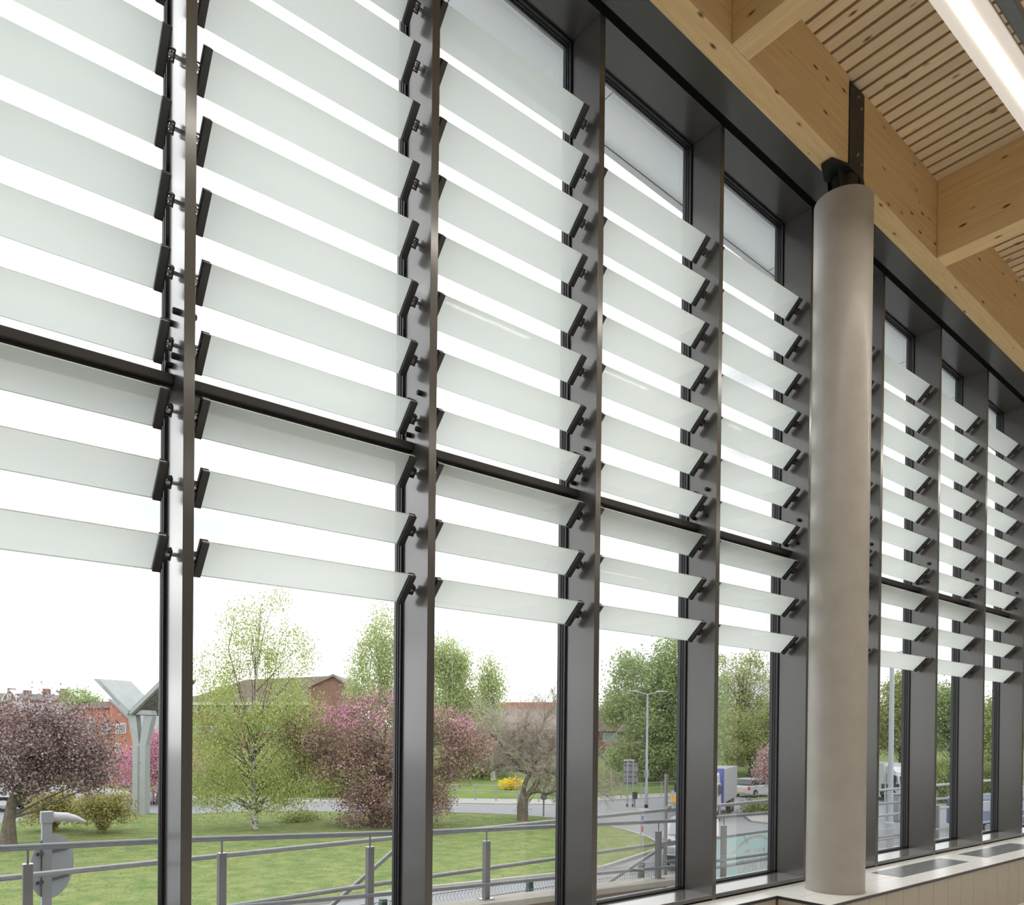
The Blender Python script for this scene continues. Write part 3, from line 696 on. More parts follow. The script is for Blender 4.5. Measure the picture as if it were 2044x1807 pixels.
# ------------------------------------------------------------------ vegetation
def leaf_mesh(name, C_, size, m, parent, flat=.0, up=None):
    n = len(C_); s = size*RNG.uniform(.65, 1.35, n)
    u = RNG.normal(size=(n, 3))
    if up is not None: u = u*(1-up)+np.array([0, 0, -1.0])*up*2
    u /= np.linalg.norm(u, axis=1)[:, None]
    v = np.cross(u, RNG.normal(size=(n, 3))); v /= np.linalg.norm(v, axis=1)[:, None]
    A = C_-u*s[:, None]*.5; B = C_+v*s[:, None]*.3; D = C_+u*s[:, None]*.5; E_ = C_-v*s[:, None]*.3
    V = np.stack([A, B, D, E_], 1).reshape(-1, 3)-root_loc(parent)
    me = raw_mesh(name, V, 4, RNG.uniform(0, 1, n)**1.1, m)
    o = new_obj(name, me, parent); o['kind'] = 'stuff'; return o
def clump_pts(c, r, nclump, nleaf, spread, shell=.55, top=False):
    """points in clumps inside an ellipsoid"""
    q = RNG.normal(size=(nclump, 3)); q /= np.linalg.norm(q, axis=1)[:, None]
    q *= (RNG.uniform(shell**3, 1, nclump)**(1/3))[:, None]
    if top: q[:, 2] = np.where(RNG.uniform(0, 1, nclump) < .75, np.abs(q[:, 2]), q[:, 2])
    cc = np.array(c)+q*np.array(r)
    idx = RNG.integers(0, nclump, nleaf)
    return cc, cc[idx]+RNG.normal(size=(nleaf, 3))*spread
def tree(name, label, base, mpp, depth, trunk, blobs, leafspec, bark, group='trees outside the glazing', nbranch=22, trunk_r=.2, weep=0, bbark=None):
    """trunk: list of px points from base up; blobs: (px,py,rx,ry,weight) ; leafspec: list of (part, material, count, size, spread)"""
    base = np.array(base, float)
    r = thing(name, label, 'tree', base, group)
    def w_(px, py, dd=0): return at(px, py, depth+dd)
    tp = [base]+[w_(a, b_) for (a, b_) in trunk]
    rs = np.linspace(trunk_r, trunk_r*.10, len(tp)); rs[0] *= 1.25
    autosmooth(MB().path(tp, list(rs), 10).build('trunk', bark, r))
    wsum = sum(b_[4] for b_ in blobs); allc = []; pts = {s[0]: [] for s in leafspec}
    side = np.array([_fw[0], _fw[1], 0]); side /= np.linalg.norm(side)
    for (px, py, rx_, ry_, wt) in blobs:
        c = w_(px, py); R3 = np.array([rx_*mpp, rx_*mpp*.85, ry_*mpp])
        ncl = max(8, int(60*wt/wsum*len(blobs)/2))
        for (part, m, cnt, size, spread) in leafspec:
            cc, L_ = clump_pts(c, R3, ncl*(2 if part == 'blossom' else 1), int(cnt*wt/wsum), spread, .88 if part == 'blossom' else .45, part == 'blossom')
            if weep:
                L_[:, 2] -= RNG.uniform(0, weep, len(L_))**1.0
                L_[:, :2] = L_[:, :2]
            pts[part].append(L_); allc.append(cc)
    bm = MB(); AC = np.concatenate(allc)
    sel = RNG.permutation(len(AC))[:nbranch]
    T = np.array(tp)
    for i in sel:
        e = AC[i]; zf = base[2]+(e[2]-base[2])*RNG.uniform(.35, .75)
        k_ = int(np.clip(np.searchsorted(T[:, 2], zf), 1, len(T)-1)); t0 = T[k_-1]; t1 = T[k_]
        f_ = np.clip((zf-t0[2])/(t1[2]-t0[2]+1e-9), 0, 1); s0 = t0+(t1-t0)*f_
        mid = (s0+e)/2+RNG.normal(size=3)*.055*np.linalg.norm(e-s0)+np.array([0, 0, .06*np.linalg.norm(e-s0)])
        r0_ = trunk_r*.30*RNG.uniform(.5, 1)
        bm.path([s0, (s0+mid)/2+RNG.normal(size=3)*.05, mid, e], [r0_, r0_*.75, r0_*.5, r0_*.12], 5, False)
    if nbranch: bm.build('branches', bbark or bark, r)
    for (part, m, cnt, size, spread) in leafspec:
        leaf_mesh(part, np.concatenate(pts[part]), size, m, r, up=(.5 if weep else None))
    return r
def dep(p): return float((np.array(p)-CAM) @ _fw)

# purple plum at the far left
b = gp(16, 1692); D_ = dep(b)
tree('plum_tree', 'dark purple-leaved plum tree at the far left of the lawn', b, D_/F, D_, [(18, 1640), (24, 1600), (48, 1560), (62, 1520), (70, 1470)],
     [(60, 1500, 110, 75, 3), (150, 1470, 70, 55, 1.3), (10, 1490, 80, 85, 2), (175, 1520, 55, 50, 1), (85, 1430, 70, 35, 1), (110, 1555, 80, 28, .8)],
     [('foliage', L_PLUM, 36000, .10, .30)], M_BARK, nbranch=40, trunk_r=.27)
# weeping bushes
for (bx, by, w_, h_, lab) in ((105, 1662, 55, 72, 'arching yellow-green weeping shrub under the purple plum tree'), (205, 1666, 68, 74, 'arching yellow-green weeping shrub beside the Y-shaped mast')):
    b = gp(bx, by); D_ = dep(b); mp_ = D_/F
    r = tag(new_obj('weeping_shrub', None, None, b), lab, 'shrub', 'shrubs on the lawn')
    st_ = MB(); pl = []
    for k in range(130):
        a = RNG.uniform(0, 2*np.pi); R0 = w_*mp_*RNG.uniform(.45, 1.05); H0 = h_*mp_*RNG.uniform(.65, 1.08)
        dx = np.array([math.cos(a), math.sin(a), 0])
        P_ = [b+dx*R0*t+np.array([0, 0, H0*4*(t*.62+.08)*(1-t*.62-.08)*1.05-.1]) for t in np.linspace(0, 1, 7)]
        P_[-1][2] = max(P_[-1][2]-.4*H0, GZ+.1)
        if k < 60: st_.path(P_, [.022, .018, .015, .012, .01, .008, .004], 4, False)
        for i in range(6):
            n_ = 22; t = RNG.uniform(0, 1, (n_, 1)); pl.append(np.array(P_[i])*(1-t)+np.array(P_[i+1])*t+RNG.normal(size=(n_, 3))*.10)
    st_.build('stems', M_BARK, r); leaf_mesh('foliage', np.concatenate(pl), .09, L_BUSH, r)
# silver birch
b = gp(508, 1658); D_ = dep(b)
tree('birch_tree', 'tall slender silver birch with fresh green leaves on the lawn', b, D_/F, D_, [(507, 1600), (505, 1540), (506, 1480), (507, 1420), (512, 1350), (516, 1280), (520, 1210)],
     [(500, 1235, 50, 40, .45), (500, 1290, 85, 50, 1.0), (570, 1300, 55, 55, .8), (430, 1330, 48, 50, .55), (505, 1400, 110, 60, 2.0), (580, 1420, 65, 60, 1.3), (430, 1440, 65, 60, 1.3), (500, 1500, 120, 55, 2.4), (430, 1555, 70, 40, 1.1), (590, 1550, 85, 40, 1.4), (500, 1575, 110, 25, .9), (545, 1190, 28, 24, .16)],
     [('foliage', L_BIRCH, 44000, .095, .30)], M_BIRCH, nbranch=70, trunk_r=.16, weep=.6, bbark=M_BARK)
# big crab apple
b = gp(745, 1652); D_ = dep(b)
tree('crab_apple_tree', 'wide crab apple in pink blossom behind the second fin', b, D_/F, D_, [(748, 1620), (752, 1590), (758, 1550), (765, 1500), (770, 1450)],
     [(680, 1470, 110, 65, 2.4), (780, 1450, 110, 70, 2.4), (870, 1490, 95, 75, 2.2), (620, 1490, 70, 60, 1.2), (730, 1550, 110, 65, 2.2), (800, 1600, 110, 55, 1.9), (930, 1500, 55, 55, 1.0), (740, 1625, 85, 32, 1.0)],
     [('foliage', L_CRAB, 64000, .105, .30), ('blossom', L_PINK, 7000, .11, .14)], M_BARK, nbranch=50, trunk_r=.24)
# top sprays of blossom on the same kind of tree are separate clumps: upper crown
b = gp(316, 1606); D_ = dep(b)
tree('crab_apple_tree', 'bright pink blossom tree behind the Y-shaped mast', b, D_/F, D_, [(318, 1580), (322, 1550), (326, 1510)],
     [(270, 1545, 45, 50, 1), (320, 1510, 45, 50, 1.2), (360, 1540, 60, 60, 1.2), (300, 1570, 60, 30, .6)],
     [('foliage', L_CRAB, 6000, .12, .25), ('blossom', L_PINK, 11000, .13, .25)], M_BARK, nbranch=16, trunk_r=.17)
# weeping birches further off
for (bx, D_, tx, blobs, cnt, lab) in (
    (760, 66, 755, [(762, 1235, 36, 40, .7), (750, 1300, 48, 50, 1), (800, 1300, 55, 70, 1.2), (735, 1360, 45, 45, .9), (780, 1380, 60, 45, 1.2), (830, 1370, 55, 60, 1)], 15000, 'weeping birch rising left of the second fin above the pink blossom'),
    (905, 64, 900, [(875, 1300, 34, 40, .8), (908, 1310, 32, 40, 1), (885, 1370, 55, 45, 1.2), (930, 1385, 42, 45, 1), (915, 1430, 75, 40, 1.2)], 16000, 'tall weeping birch just right of the second fin'),
    (985, 62, 980, [(980, 1322, 16, 18, .5), (992, 1350, 14, 25, .5), (968, 1360, 10, 22, .4), (975, 1400, 30, 20, .5), (965, 1435, 45, 25, .8)], 4600, 'thin drooping birch top standing alone against the sky')):
    mp_ = D_/F; b = at(bx, 1560, D_); b[2] = bankz(b)
    tree('weeping_birch', lab, b, mp_, D_, [(tx, 1500), (tx+2, 1440), (tx+4, 1380), (tx+2, 1320)], blobs, [('foliage', L_WEEP, int(cnt*1.6), .18, .35)], M_BIRCH, nbranch=26, trunk_r=.2, weep=2.2)
# bare cherry
b = gp(1043, 1641); D_ = dep(b); mp_ = D_/F
ch = thing('cherry_tree', 'bare gnarled cherry tree with a forked trunk on the lawn', 'tree', b, 'trees outside the glazing')
def w2(px, py, dd=0): return at(px, py, D_+dd)
limbs = [([(1043, 1641, 0), (1043, 1605, 0), (1046, 1588, 0)], .31, .27), ([(1046, 1594, 0), (1060, 1580, 0), (1073, 1562, .2), (1076, 1545, .2), (1064, 1530, 0)], .17, .11),
 ([(1043, 1594, 0), (1046, 1570, -.2), (1053, 1553, -.2), (1060, 1545, -.2)], .15, .10), ([(1060, 1582, 0), (1075, 1580, .1), (1092, 1586, .2), (1115, 1577, .4), (1150, 1572, .6)], .10, .05),
 ([(1062, 1527, 0), (1048, 1515, .3), (1036, 1500, .5), (1045, 1470, .3), (1050, 1440, 0)], .12, .03), ([(1060, 1545, -.2), (1040, 1540, 0), (1020, 1530, .2), (1000, 1526, .4), (975, 1545, .6)], .10, .03),
 ([(1066, 1540, 0), (1085, 1535, -.2), (1105, 1545, -.3), (1130, 1560, -.3)], .09, .04), ([(1064, 1525, 0), (1085, 1505, -.4), (1110, 1490, -.6), (1140, 1470, -.8)], .10, .03),
 ([(1060, 1526, 0), (1070, 1490, .8), (1082, 1455, 1.0), (1095, 1420, 1.2)], .10, .025), ([(1036, 1532, 0), (1010, 1500, -.8), (985, 1470, -1.0), (960, 1450, -1.2)], .09, .025),
 ([(1140, 1470, -.8), (1180, 1480, -.6), (1215, 1530, -.4), (1235, 1570, -.3)], .05, .02), ([(1150, 1572, .6), (1190, 1575, .6), (1225, 1600, .6)], .05, .015)]
lm = MB(); twigs = []
for (pp_, r0_, r1_) in limbs:
    P_ = [w2(*q_) for q_ in pp_]; P_[0] = b if pp_[0][1] == 1641 else P_[0]
    lm.path(P_, list(np.linspace(r0_, r1_, len(P_))), 8)
    if r0_ < .15: twigs.append((P_, r0_))
autosmooth(lm.build('trunk', M_BARK, ch))
segs = []
def grow(p, d, L_, r_, lv):
    p1 = p+d*L_; segs.append((p, p1, r_, r_*.7))
    if lv == 0: return
    for _ in range(3 if lv > 1 else 4):
        nd_ = d+RNG.normal(size=3)*.62+np.array([0, 0, .10]); nd_ /= np.linalg.norm(nd_); grow(p+d*L_*RNG.uniform(.35, 1), nd_, L_*RNG.uniform(.55, .8), r_*.6, lv-1)
for (P_, r1_) in twigs:
    for k in range(34 if r1_ > .06 else 9):
        i = RNG.integers(1, len(P_)); t = RNG.uniform(0, 1); p = P_[i-1]*(1-t)+P_[i]*t
        d_ = (P_[i]-P_[i-1]); d_ = d_/np.linalg.norm(d_)*.5+RNG.normal(size=3)*.6+np.array([0, 0, .45]); d_ /= np.linalg.norm(d_)
        grow(p, d_, RNG.uniform(.7, 1.4), .026, 4 if k % 3 == 0 else 3)
def seg_soup(segs, n=3):
    A = np.array([s[0] for s in segs]); B = np.array([s[1] for s in segs]); ra = np.array([s[2] for s in segs])[:, None]; rb = np.array([s[3] for s in segs])[:, None]
    d_ = B-A; d_ /= np.linalg.norm(d_, axis=1)[:, None]+1e-9; u = np.cross(d_, np.array([.3, .5, .81])); u /= np.linalg.norm(u, axis=1)[:, None]+1e-9; v = np.cross(d_, u)
    fs = []
    for k in range(n):
        t0 = 2*np.pi*k/n; t1 = 2*np.pi*(k+1)/n
        c0, s0, c1, s1 = math.cos(t0), math.sin(t0), math.cos(t1), math.sin(t1)
        fs.append(np.stack([A+ra*(c0*u+s0*v), A+ra*(c1*u+s1*v), B+rb*(c1*u+s1*v), B+rb*(c0*u+s0*v)], 1))
    return np.concatenate(fs).reshape(-1, 3)
tw_ = new_obj('twigs', raw_mesh('twigs', seg_soup(segs)-b, 4, None, M_TWIG), ch); tw_['kind'] = 'stuff'
# big fresh green tree
D_ = 66; b = at(1316, 1554, D_); b[2] = bankz(b)
tree('chestnut_tree', 'large rounded fresh green tree behind the street lamp', b, D_/F, D_, [(1314, 1520), (1312, 1470), (1315, 1420), (1320, 1360)],
     [(1290, 1350, 70, 45, 1.2), (1345, 1330, 50, 50, 1), (1240, 1390, 42, 50, .8), (1290, 1430, 85, 60, 2), (1360, 1420, 80, 70, 2), (1270, 1500, 65, 45, 1.3), (1340, 1510, 75, 40, 1.3), (1410, 1400, 60, 80, 1.2), (1400, 1490, 60, 50, 1)],
     [('foliage', L_CHEST, 60000, .22, .50)], M_BARK, nbranch=30, trunk_r=.35)
# trees right of it
D_ = 84; b = at(1478, 1540, D_); b[2] = bankz(b)
tree('maple_tree', 'open spring tree with fine upright branches left of the column', b, D_/F, D_, [(1478, 1500), (1480, 1450), (1482, 1390), (1484, 1340)],
     [(1470, 1340, 60, 50, 1), (1510, 1370, 45, 60, 1), (1450, 1400, 50, 50, 1), (1490, 1430, 60, 40, 1.0)],
     [('foliage', L_LIME, 9000, .22, .4)], M_BARK, nbranch=90, trunk_r=.4)
D_ = 76; b = at(1500, 1545, D_); b[2] = bankz(b)
tree('lime_tree', 'dense low green tree behind the white hatchback', b, D_/F, D_, [(1500, 1510), (1500, 1470)],
     [(1455, 1470, 55, 50, 1), (1520, 1470, 60, 55, 1.3), (1570, 1460, 60, 70, 1.3), (1480, 1500, 70, 30, .8)],
     [('foliage', L_LIME, 20000, .22, .42)], M_BARK, nbranch=20, trunk_r=.3)
D_ = 55; b = at(1560, 1583, D_); b[2] = bankz(b)
tree('cherry_blossom_tree', 'pale pink blossom tree beside the white hatchback', b, D_/F, D_, [(1560, 1560), (1560, 1540)],
     [(1550, 1530, 40, 40, 1), (1535, 1550, 28, 22, .5), (1590, 1520, 45, 50, 1)],
     [('blossom', L_PALEPINK, 9000, .15, .25)], M_BARK, nbranch=14, trunk_r=.15)
# trees seen to the right of the column
for (px, py, D_, blobs, cnt, L_, lab) in (
    (1800, 1500, 72, [(1790, 1400, 30, 45, 1), (1815, 1380, 40, 40, 1), (1770, 1450, 35, 50, 1), (1820, 1450, 60, 60, 1.6), (1740, 1440, 40, 60, 1)], 22000, L_LIME, 'tall green tree behind the thick lamp post right of the column'),
    (1900, 1510, 66, [(1885, 1410, 35, 40, 1), (1915, 1430, 45, 60, 1.4), (1870, 1460, 35, 40, 1)], 15000, L_CHEST, 'green tree in the second full bay right of the column'),
    (1995, 1520, 60, [(1985, 1450, 40, 50, 1), (2020, 1440, 60, 60, 1.3), (1985, 1530, 40, 50, 1)], 15000, L_LIME, 'green tree in the rightmost bay')):
    b = at(px, py, D_); b[2] = bankz(b)
    tree('street_tree', lab, b, D_/F, D_, [(px, py-30), (px, py-70)], blobs, [('foliage', L_, cnt, .2, .4)], M_BARK, nbranch=18, trunk_r=.28)
D_ = 110; b = at(158, 1560, D_); b[2] = GZ
tree('roadside_tree', 'bright green round tree beyond the brick building', b, D_/F, D_, [(158, 1500), (158, 1440)],
     [(150, 1410, 42, 32, 1), (175, 1420, 32, 30, 1), (130, 1435, 25, 30, .7)], [('foliage', L_CHEST, 9000, .30, .5)], M_BARK, nbranch=12, trunk_r=.3)
# shrubs and hedges
def shrub(name, lab, base, r3, n_, size, m, cat='shrub', stem=True):
    base = np.array(base); r = thing(name, lab, cat, base, 'shrubs outside')
    cc, P_ = clump_pts(base+np.array([0, 0, r3[2]]), r3, 60, n_, max(r3)*.13, .4)
    P_[:, 2] = np.maximum(P_[:, 2], base[2]+.02)
    if stem:
        s_ = MB()
        for k in range(10): s_.path([base+np.array([RNG.normal()*.1, RNG.normal()*.1, 0]), (base+cc[k])/2+np.array([0, 0, .1]), cc[k]], [.03, .02, .008], 5, False)
        s_.build('stems', M_BARK, r)
    leaf_mesh('flowers' if m is L_YELLOW else 'foliage', P_, size, m, r); return r
b = gp(1020, 1590); b[2] = bankz(b)
shrub('flowering_shrub', 'low yellow flowering shrub on the grass bank behind the cherry', b, (1.05, .7, .32), 2600, .14, L_YELLOW)
b = at(960, 1560, 64); b[2] = bankz(b); shrub('evergreen_shrub', 'dark evergreen shrub on top of the grass bank', b, (3.5, 2, 1.1), 7000, .2, L_HEDGE)
b = gp(1530, 1626); shrub('clipped_hedge', 'rounded green hedge on the traffic island by the column', b, (1.5, 1.2, .42), 6000, .11, L_HEDGE, 'hedge')
b = gp(1893, 1602); shrub('laurel_bush', 'glossy green bush behind the railing right of the column', b, (1.8, 1.5, 1.6), 9000, .14, L_HEDGE)
b = gp(1985, 1600); shrub('laurel_bush', 'dark green bush behind the blue van in the rightmost bay', b, (1.8, 1.5, 1.9), 8000, .15, L_HEDGE)
b = gp(600, 1642); shrub('grass_clump', 'low grassy clump on the lawn right of the birch', b, (1.2, .8, .22), 2500, .12, L_LIME, 'shrub', False)
for (px, D_, w_, h_, n_, lab) in ((430, 62, 3.5, 1.6, 9000, 'leafy hedge mass behind the birch, left of its trunk'), (590, 58, 4.0, 1.9, 11000, 'leafy hedge mass behind the birch, right of its trunk'), (700, 56, 3.5, 1.5, 9000, 'leafy hedge mass behind the large crab apple')):
    b = at(px, 1590, D_); b[2] = GZ; shrub('roadside_hedge', lab, b, (w_, 1.6, h_), n_, .2, L_LIME, 'hedge')
b = gp(215, 1565); shrub('ivy_shrub', 'red and yellow shrub against the brick building', b, (2.6, 1.5, 1.2), 5000, .2, L_CRAB)

# ------------------------------------------------------------------ street furniture
ym = gp(282, 1628); D_ = dep(ym); mp_ = D_/F
mast = thing('solar_mast', 'pale Y-shaped mast with two tilted panels on the lawn', 'mast', ym)
rt = RT.copy(); rt[2] = 0; rt /= np.linalg.norm(rt); fw = np.array([-rt[1], rt[0], 0])
def ms(px, z_py, dd=0): return np.array([*(ym+rt*(px-282)*mp_+fw*dd)[:2], CAM[2]-(z_py-1463.5)*mp_])
def slab(pts, d0, d1): return MB().prism([ms(a, b_, d0) for a, b_ in pts], fw*(d1-d0))
slab([(269, 1628), (294, 1628), (294, 1490), (269, 1490)], -.30, .30).build('column', M_SOLAR, mast)
slab([(279.5, 1627), (282, 1627), (282, 1492), (279.5, 1492)], -.33, -.30).build('seam', M_SIGNB, mast)
slab([(269, 1490), (281, 1490), (274, 1428), (257, 1428)], -.25, .25).build('arm', M_SOLAR, mast)
slab([(281, 1490), (294, 1490), (307, 1432), (290, 1432)], -.25, .25).build('arm', M_SOLAR, mast)
slab([(272, 1421), (304, 1421), (307, 1430), (272, 1430)], -.35, .35).build('cross_tube', M_SOLAR, mast)
wl = MB().prism([ms(261, 1430, -.5), ms(268, 1424, -.5), ms(205, 1360, -.5), ms(194, 1360, -.5)], fw*1.6+rt*.95).build('panel', M_SOLAR, mast)
wr_ = MB().prism([ms(268, 1430, -.5), ms(263, 1424, -.5), ms(330, 1357, -.5), ms(341, 1357, -.5)], fw*1.6+rt*.95)
wro = wr_.build('panel', M_SOLAR, mast)
MB().prism([ms(272, 1431, -.46), ms(270, 1429, -.46), ms(338, 1360, -.46), ms(341, 1361, -.46)], fw*1.5+rt*.9).build('panel_underside', M_SOLAR2, wro)
MB().prism([ms(212, 1374, -.52), ms(215, 1374, -.52), ms(247, 1409, -.52), ms(245, 1411, -.52)], fw*.02).build('slot', M_SIGNB, wl)

def pole_lamp(px, py_base, py_top, lab, arms, r0=.09, r1=.05, base=None, cap=True):
    b = gp(px, py_base) if base is None else base; D_ = dep(b); mp_ = D_/F
    top = at(px-(py_base-py_top)*-.0, py_top, D_); top = np.array([b[0], b[1], top[2]])
    r = thing('street_lamp', lab, 'lamp post', b, 'street lamps')
    autosmooth(MB().path([b, b+np.array([0, 0, 1.2]), b+np.array([0, 0, 1.25]), top], [r0*1.35, r0*1.35, r0, r1], 12).build('pole', M_POLE, r))
    for s in arms:
        e = top+rt*s+np.array([0, 0, .12])
        autosmooth(MB().path([top-np.array([0, 0, .03]), top+rt*s*.55+np.array([0, 0, .05]), e], [.035, .03, .03], 8).build('arm', M_POLE, r))
        sg_ = 1 if s > 0 else -1
        MB().prism([e-rt*sg_*.1+np.array([0, 0, -.02]), e+rt*sg_*.75+np.array([0, 0, .06]), e+rt*sg_*.75+np.array([0, 0, .10]), e+rt*sg_*.15+np.array([0, 0, .14])], fw*.25).build('lamp_head', M_POLE, r)
    return r, b, mp_
r, b, mp_ = pole_lamp(1290, 1613, 1386, 'slim double-armed street lamp in front of the green tree', (-.55, .55), .085, .055)
MB().box(b[0]-.22, b[0]+.22, b[1]-.03, b[1]+.03, b[2]+1.95, b[2]+2.45).build('sign_plate', M_SIGNB, r)
MB().tube(b-np.array([0, 0, 0]), b+np.array([0, 0, .22]), .12, n=12).build('base_band', M_BLACK, r)
pole_lamp(1776, 1702, 1303, 'thick pale street lamp right of the concrete column', (.9,), .11, .085)
b = gp(1250, 1611); D_ = dep(b); mp_ = D_/F
sgn = thing('direction_sign', 'back of a stacked road direction sign on two posts', 'sign', b)
u_ = rt
for dx in (2, 13):
    p = b+u_*dx*mp_; autosmooth(MB().tube(p, p+np.array([0, 0, 3.05]), .05, n=10).build('post', M_POLE, sgn))
    MB().tube(p, p+np.array([0, 0, .2]), .06, n=10).build('post_base', M_BLACK, sgn)
z0_ = b[2]
for (za, zb_) in ((1.42, 2.12), (2.14, 2.86)):
    pts = [b+u_*(-6*mp_)+np.array([0, 0, za]), b+u_*(21*mp_)+np.array([0, 0, za]), b+u_*(24*mp_)+np.array([0, 0, (za+zb_)/2]), b+u_*(21*mp_)+np.array([0, 0, zb_]), b+u_*(-6*mp_)+np.array([0, 0, zb_])]
    pl_ = MB().prism([q_+fw*.05 for q_ in pts], fw*.02).build('panel', M_SIGNB, sgn)
    for zz in (za+.15, zb_-.15): MB().obox(b+u_*8*mp_+fw*.035+np.array([0, 0, zz]), u_, fw, (0,0,1), .42, .015, .02).build('rail', M_DKGREY, pl_)
for dx in (-1, 10):
    MB().obox(b+u_*dx*mp_+np.array([0, 0, 3.05]), u_, fw, (0,0,1), .16, .10, .04).build('lamp_trough', M_WHITE, sgn)
# small sign on the kerb by the cherry
b = gp(1085, 1632)
ss = thing('kerb_sign', 'small round sign on a green post at the lawn edge', 'sign', b)
autosmooth(MB().tube(b, b+np.array([0, 0, 1.75]), .05, n=10).build('post', mat('grey_green_post', (.20, .27, .25), .6), ss))
MB().prism([b-fw*.08+np.array([0, 0, 1.15])+.19*(math.cos(t)*rt+math.sin(t)*np.array([0, 0, 1])) for t in np.linspace(0, 2*np.pi, 25)[:-1]], fw*.02).build('disc', M_SIGNB, ss)
MB().obox(b+rt*.1+np.array([0, 0, 1.78]), rt, fw, (0,0,1), .18, .05, .03).build('lamp', M_WHITE, ss)
# post with blue and red plates
b = gp(1279, 1703)
ss = thing('marker_post', 'slim grey post with blue and red plates at the lawn corner', 'sign', b)
autosmooth(MB().tube(b, b+np.array([0, 0, 1.7]), .035, n=10).tube(b, b+np.array([0, 0, .55]), .06, n=10).build('post', M_POLE, ss))
MB().obox(b+rt*.05+np.array([0, 0, 1.3]), rt, fw, (0,0,1), .05, .01, .17).build('blue_plate', M_BLUE, ss)
MB().obox(b+rt*.05+np.array([0, 0, .95]), rt, fw, (0,0,1), .05, .01, .12).build('red_plate', M_RED, ss)
MB().obox(b+rt*.10+np.array([0, 0, 1.72]), rt, fw, (0,0,1), .22, .06, .03).build('lamp', M_WHITE, ss)
# keep-left bollard
b = gp(1345, 1603)
ss = thing('traffic_bollard', 'white and yellow illuminated traffic bollard beside the scaffold post', 'bollard', b)
MB().prism([b-rt*.17-fw*.12, b+rt*.17-fw*.12, b+rt*.17+fw*.12, b-rt*.17+fw*.12], (0, 0, .55)).build('body', M_YEL, ss)
MB().prism([b-rt*.16-fw*.11+np.array([0, 0, .55]), b+rt*.16-fw*.11+np.array([0, 0, .55]), b+rt*.16+fw*.11+np.array([0, 0, .55]), b-rt*.16+fw*.11+np.array([0, 0, .55])], (0, 0, .28)).build('top', M_WHITE, ss)
MB().obox(b+fw*.0+np.array([0, 0, .03]), rt, fw, (0,0,1), .5, .4, .06).build('kerb_base', M_PAVE, ss)
MB().prism([b-rt*.13-fw*.125+np.array([0, 0, .36]), b+rt*.02-fw*.125+np.array([0, 0, .36]), b+rt*.02-fw*.125+np.array([0, 0, .78]), b-rt*.13-fw*.125+np.array([0, 0, .78])], (fw*.01)).build('arrow_plate', M_WHITE, ss)
# bin beside sign
b = gp(1267, 1612)
ss = thing('litter_bin', 'small dark litter bin on a post beside the direction sign', 'bin', b)
MB().tube(b, b+np.array([0, 0, 1.0]), .03, n=8).build('post', M_BLACK, ss); MB().obox(b+np.array([0, 0, .78]), rt, fw, (0,0,1), .15, .12, .22).build('box', M_DKGREY, ss)
# bollards on the left road
for (px, py, lab) in ((264, 1606, 'pale bollard just left of the Y-shaped mast'), (305, 1606, 'pale bollard just right of the Y-shaped mast'), (248, 1574, 'grey bollard on the far pavement by the brick building'), (170, 1569, 'slim grey bollard on the far pavement under the plum tree')):
    b = gp(px, py); ss = thing('street_bollard', lab, 'bollard', b, 'street bollards')
    autosmooth(MB().path([b, b+np.array([0, 0, .85]), b+np.array([0, 0, .92])], [.10, .09, .05], 12).build('body', M_POLE, ss)); MB().tube(b, b+np.array([0, 0, .18]), .11, n=12).build('base', M_BLACK, ss)
# guard rail along the far pavement
gr = thing('guard_rail', 'grey pedestrian guard rail along the foot of the grass bank', 'railing', gp(980, 1606))
gpx = [(846, 1600.5), (908, 1601.5), (949, 1602), (990, 1603), (1033, 1604), (1075, 1605), (1117, 1606), (1200, 1599), (1240, 1597), (1280, 1595), (1320, 1592), (1360, 1589)]
GP = []
for a, b_ in gpx:
    p = gp(a, b_); p = out(p.copy(), .6); p[2] = bankz(p); GP.append(p)
for p in GP: autosmooth(MB().tube(p, p+np.array([0, 0, 1.05]), .045, n=8).build('post', M_GALV, gr))
for zz in (1.05, .68): autosmooth(MB().path([p+np.array([0, 0, zz]) for p in GP], .022, 6).build('rail', M_GALV, gr))
# island fence by the hedge
b = gp(1505, 1622); ifn = thing('island_fence', 'low dark fence around the traffic island hedge', 'fence', b)
fm = MB(); pts = [gp(a, b_) for a, b_ in ((1495, 1612), (1500, 1623), (1520, 1626), (1545, 1622), (1570, 1615))]
for i in range(len(pts)-1):
    for t in np.linspace(0, 1, 14)[:-1]:
        p = pts[i]*(1-t)+pts[i+1]*t; fm.tube(p, p+np.array([0, 0, .75]), .012, n=5)
fm.path([p+np.array([0, 0, .75]) for p in pts], .02, 6); wm = fm.build('bars', M_DKGREY, ifn); wm['kind'] = 'stuff'
isl = [gp(a, b_) for a, b_ in ((1480, 1628), (1500, 1642), (1550, 1648), (1640, 1648), (1640, 1618), (1560, 1610), (1500, 1612))]
ground_poly('ground_island', isl, M_PAVE, .10)

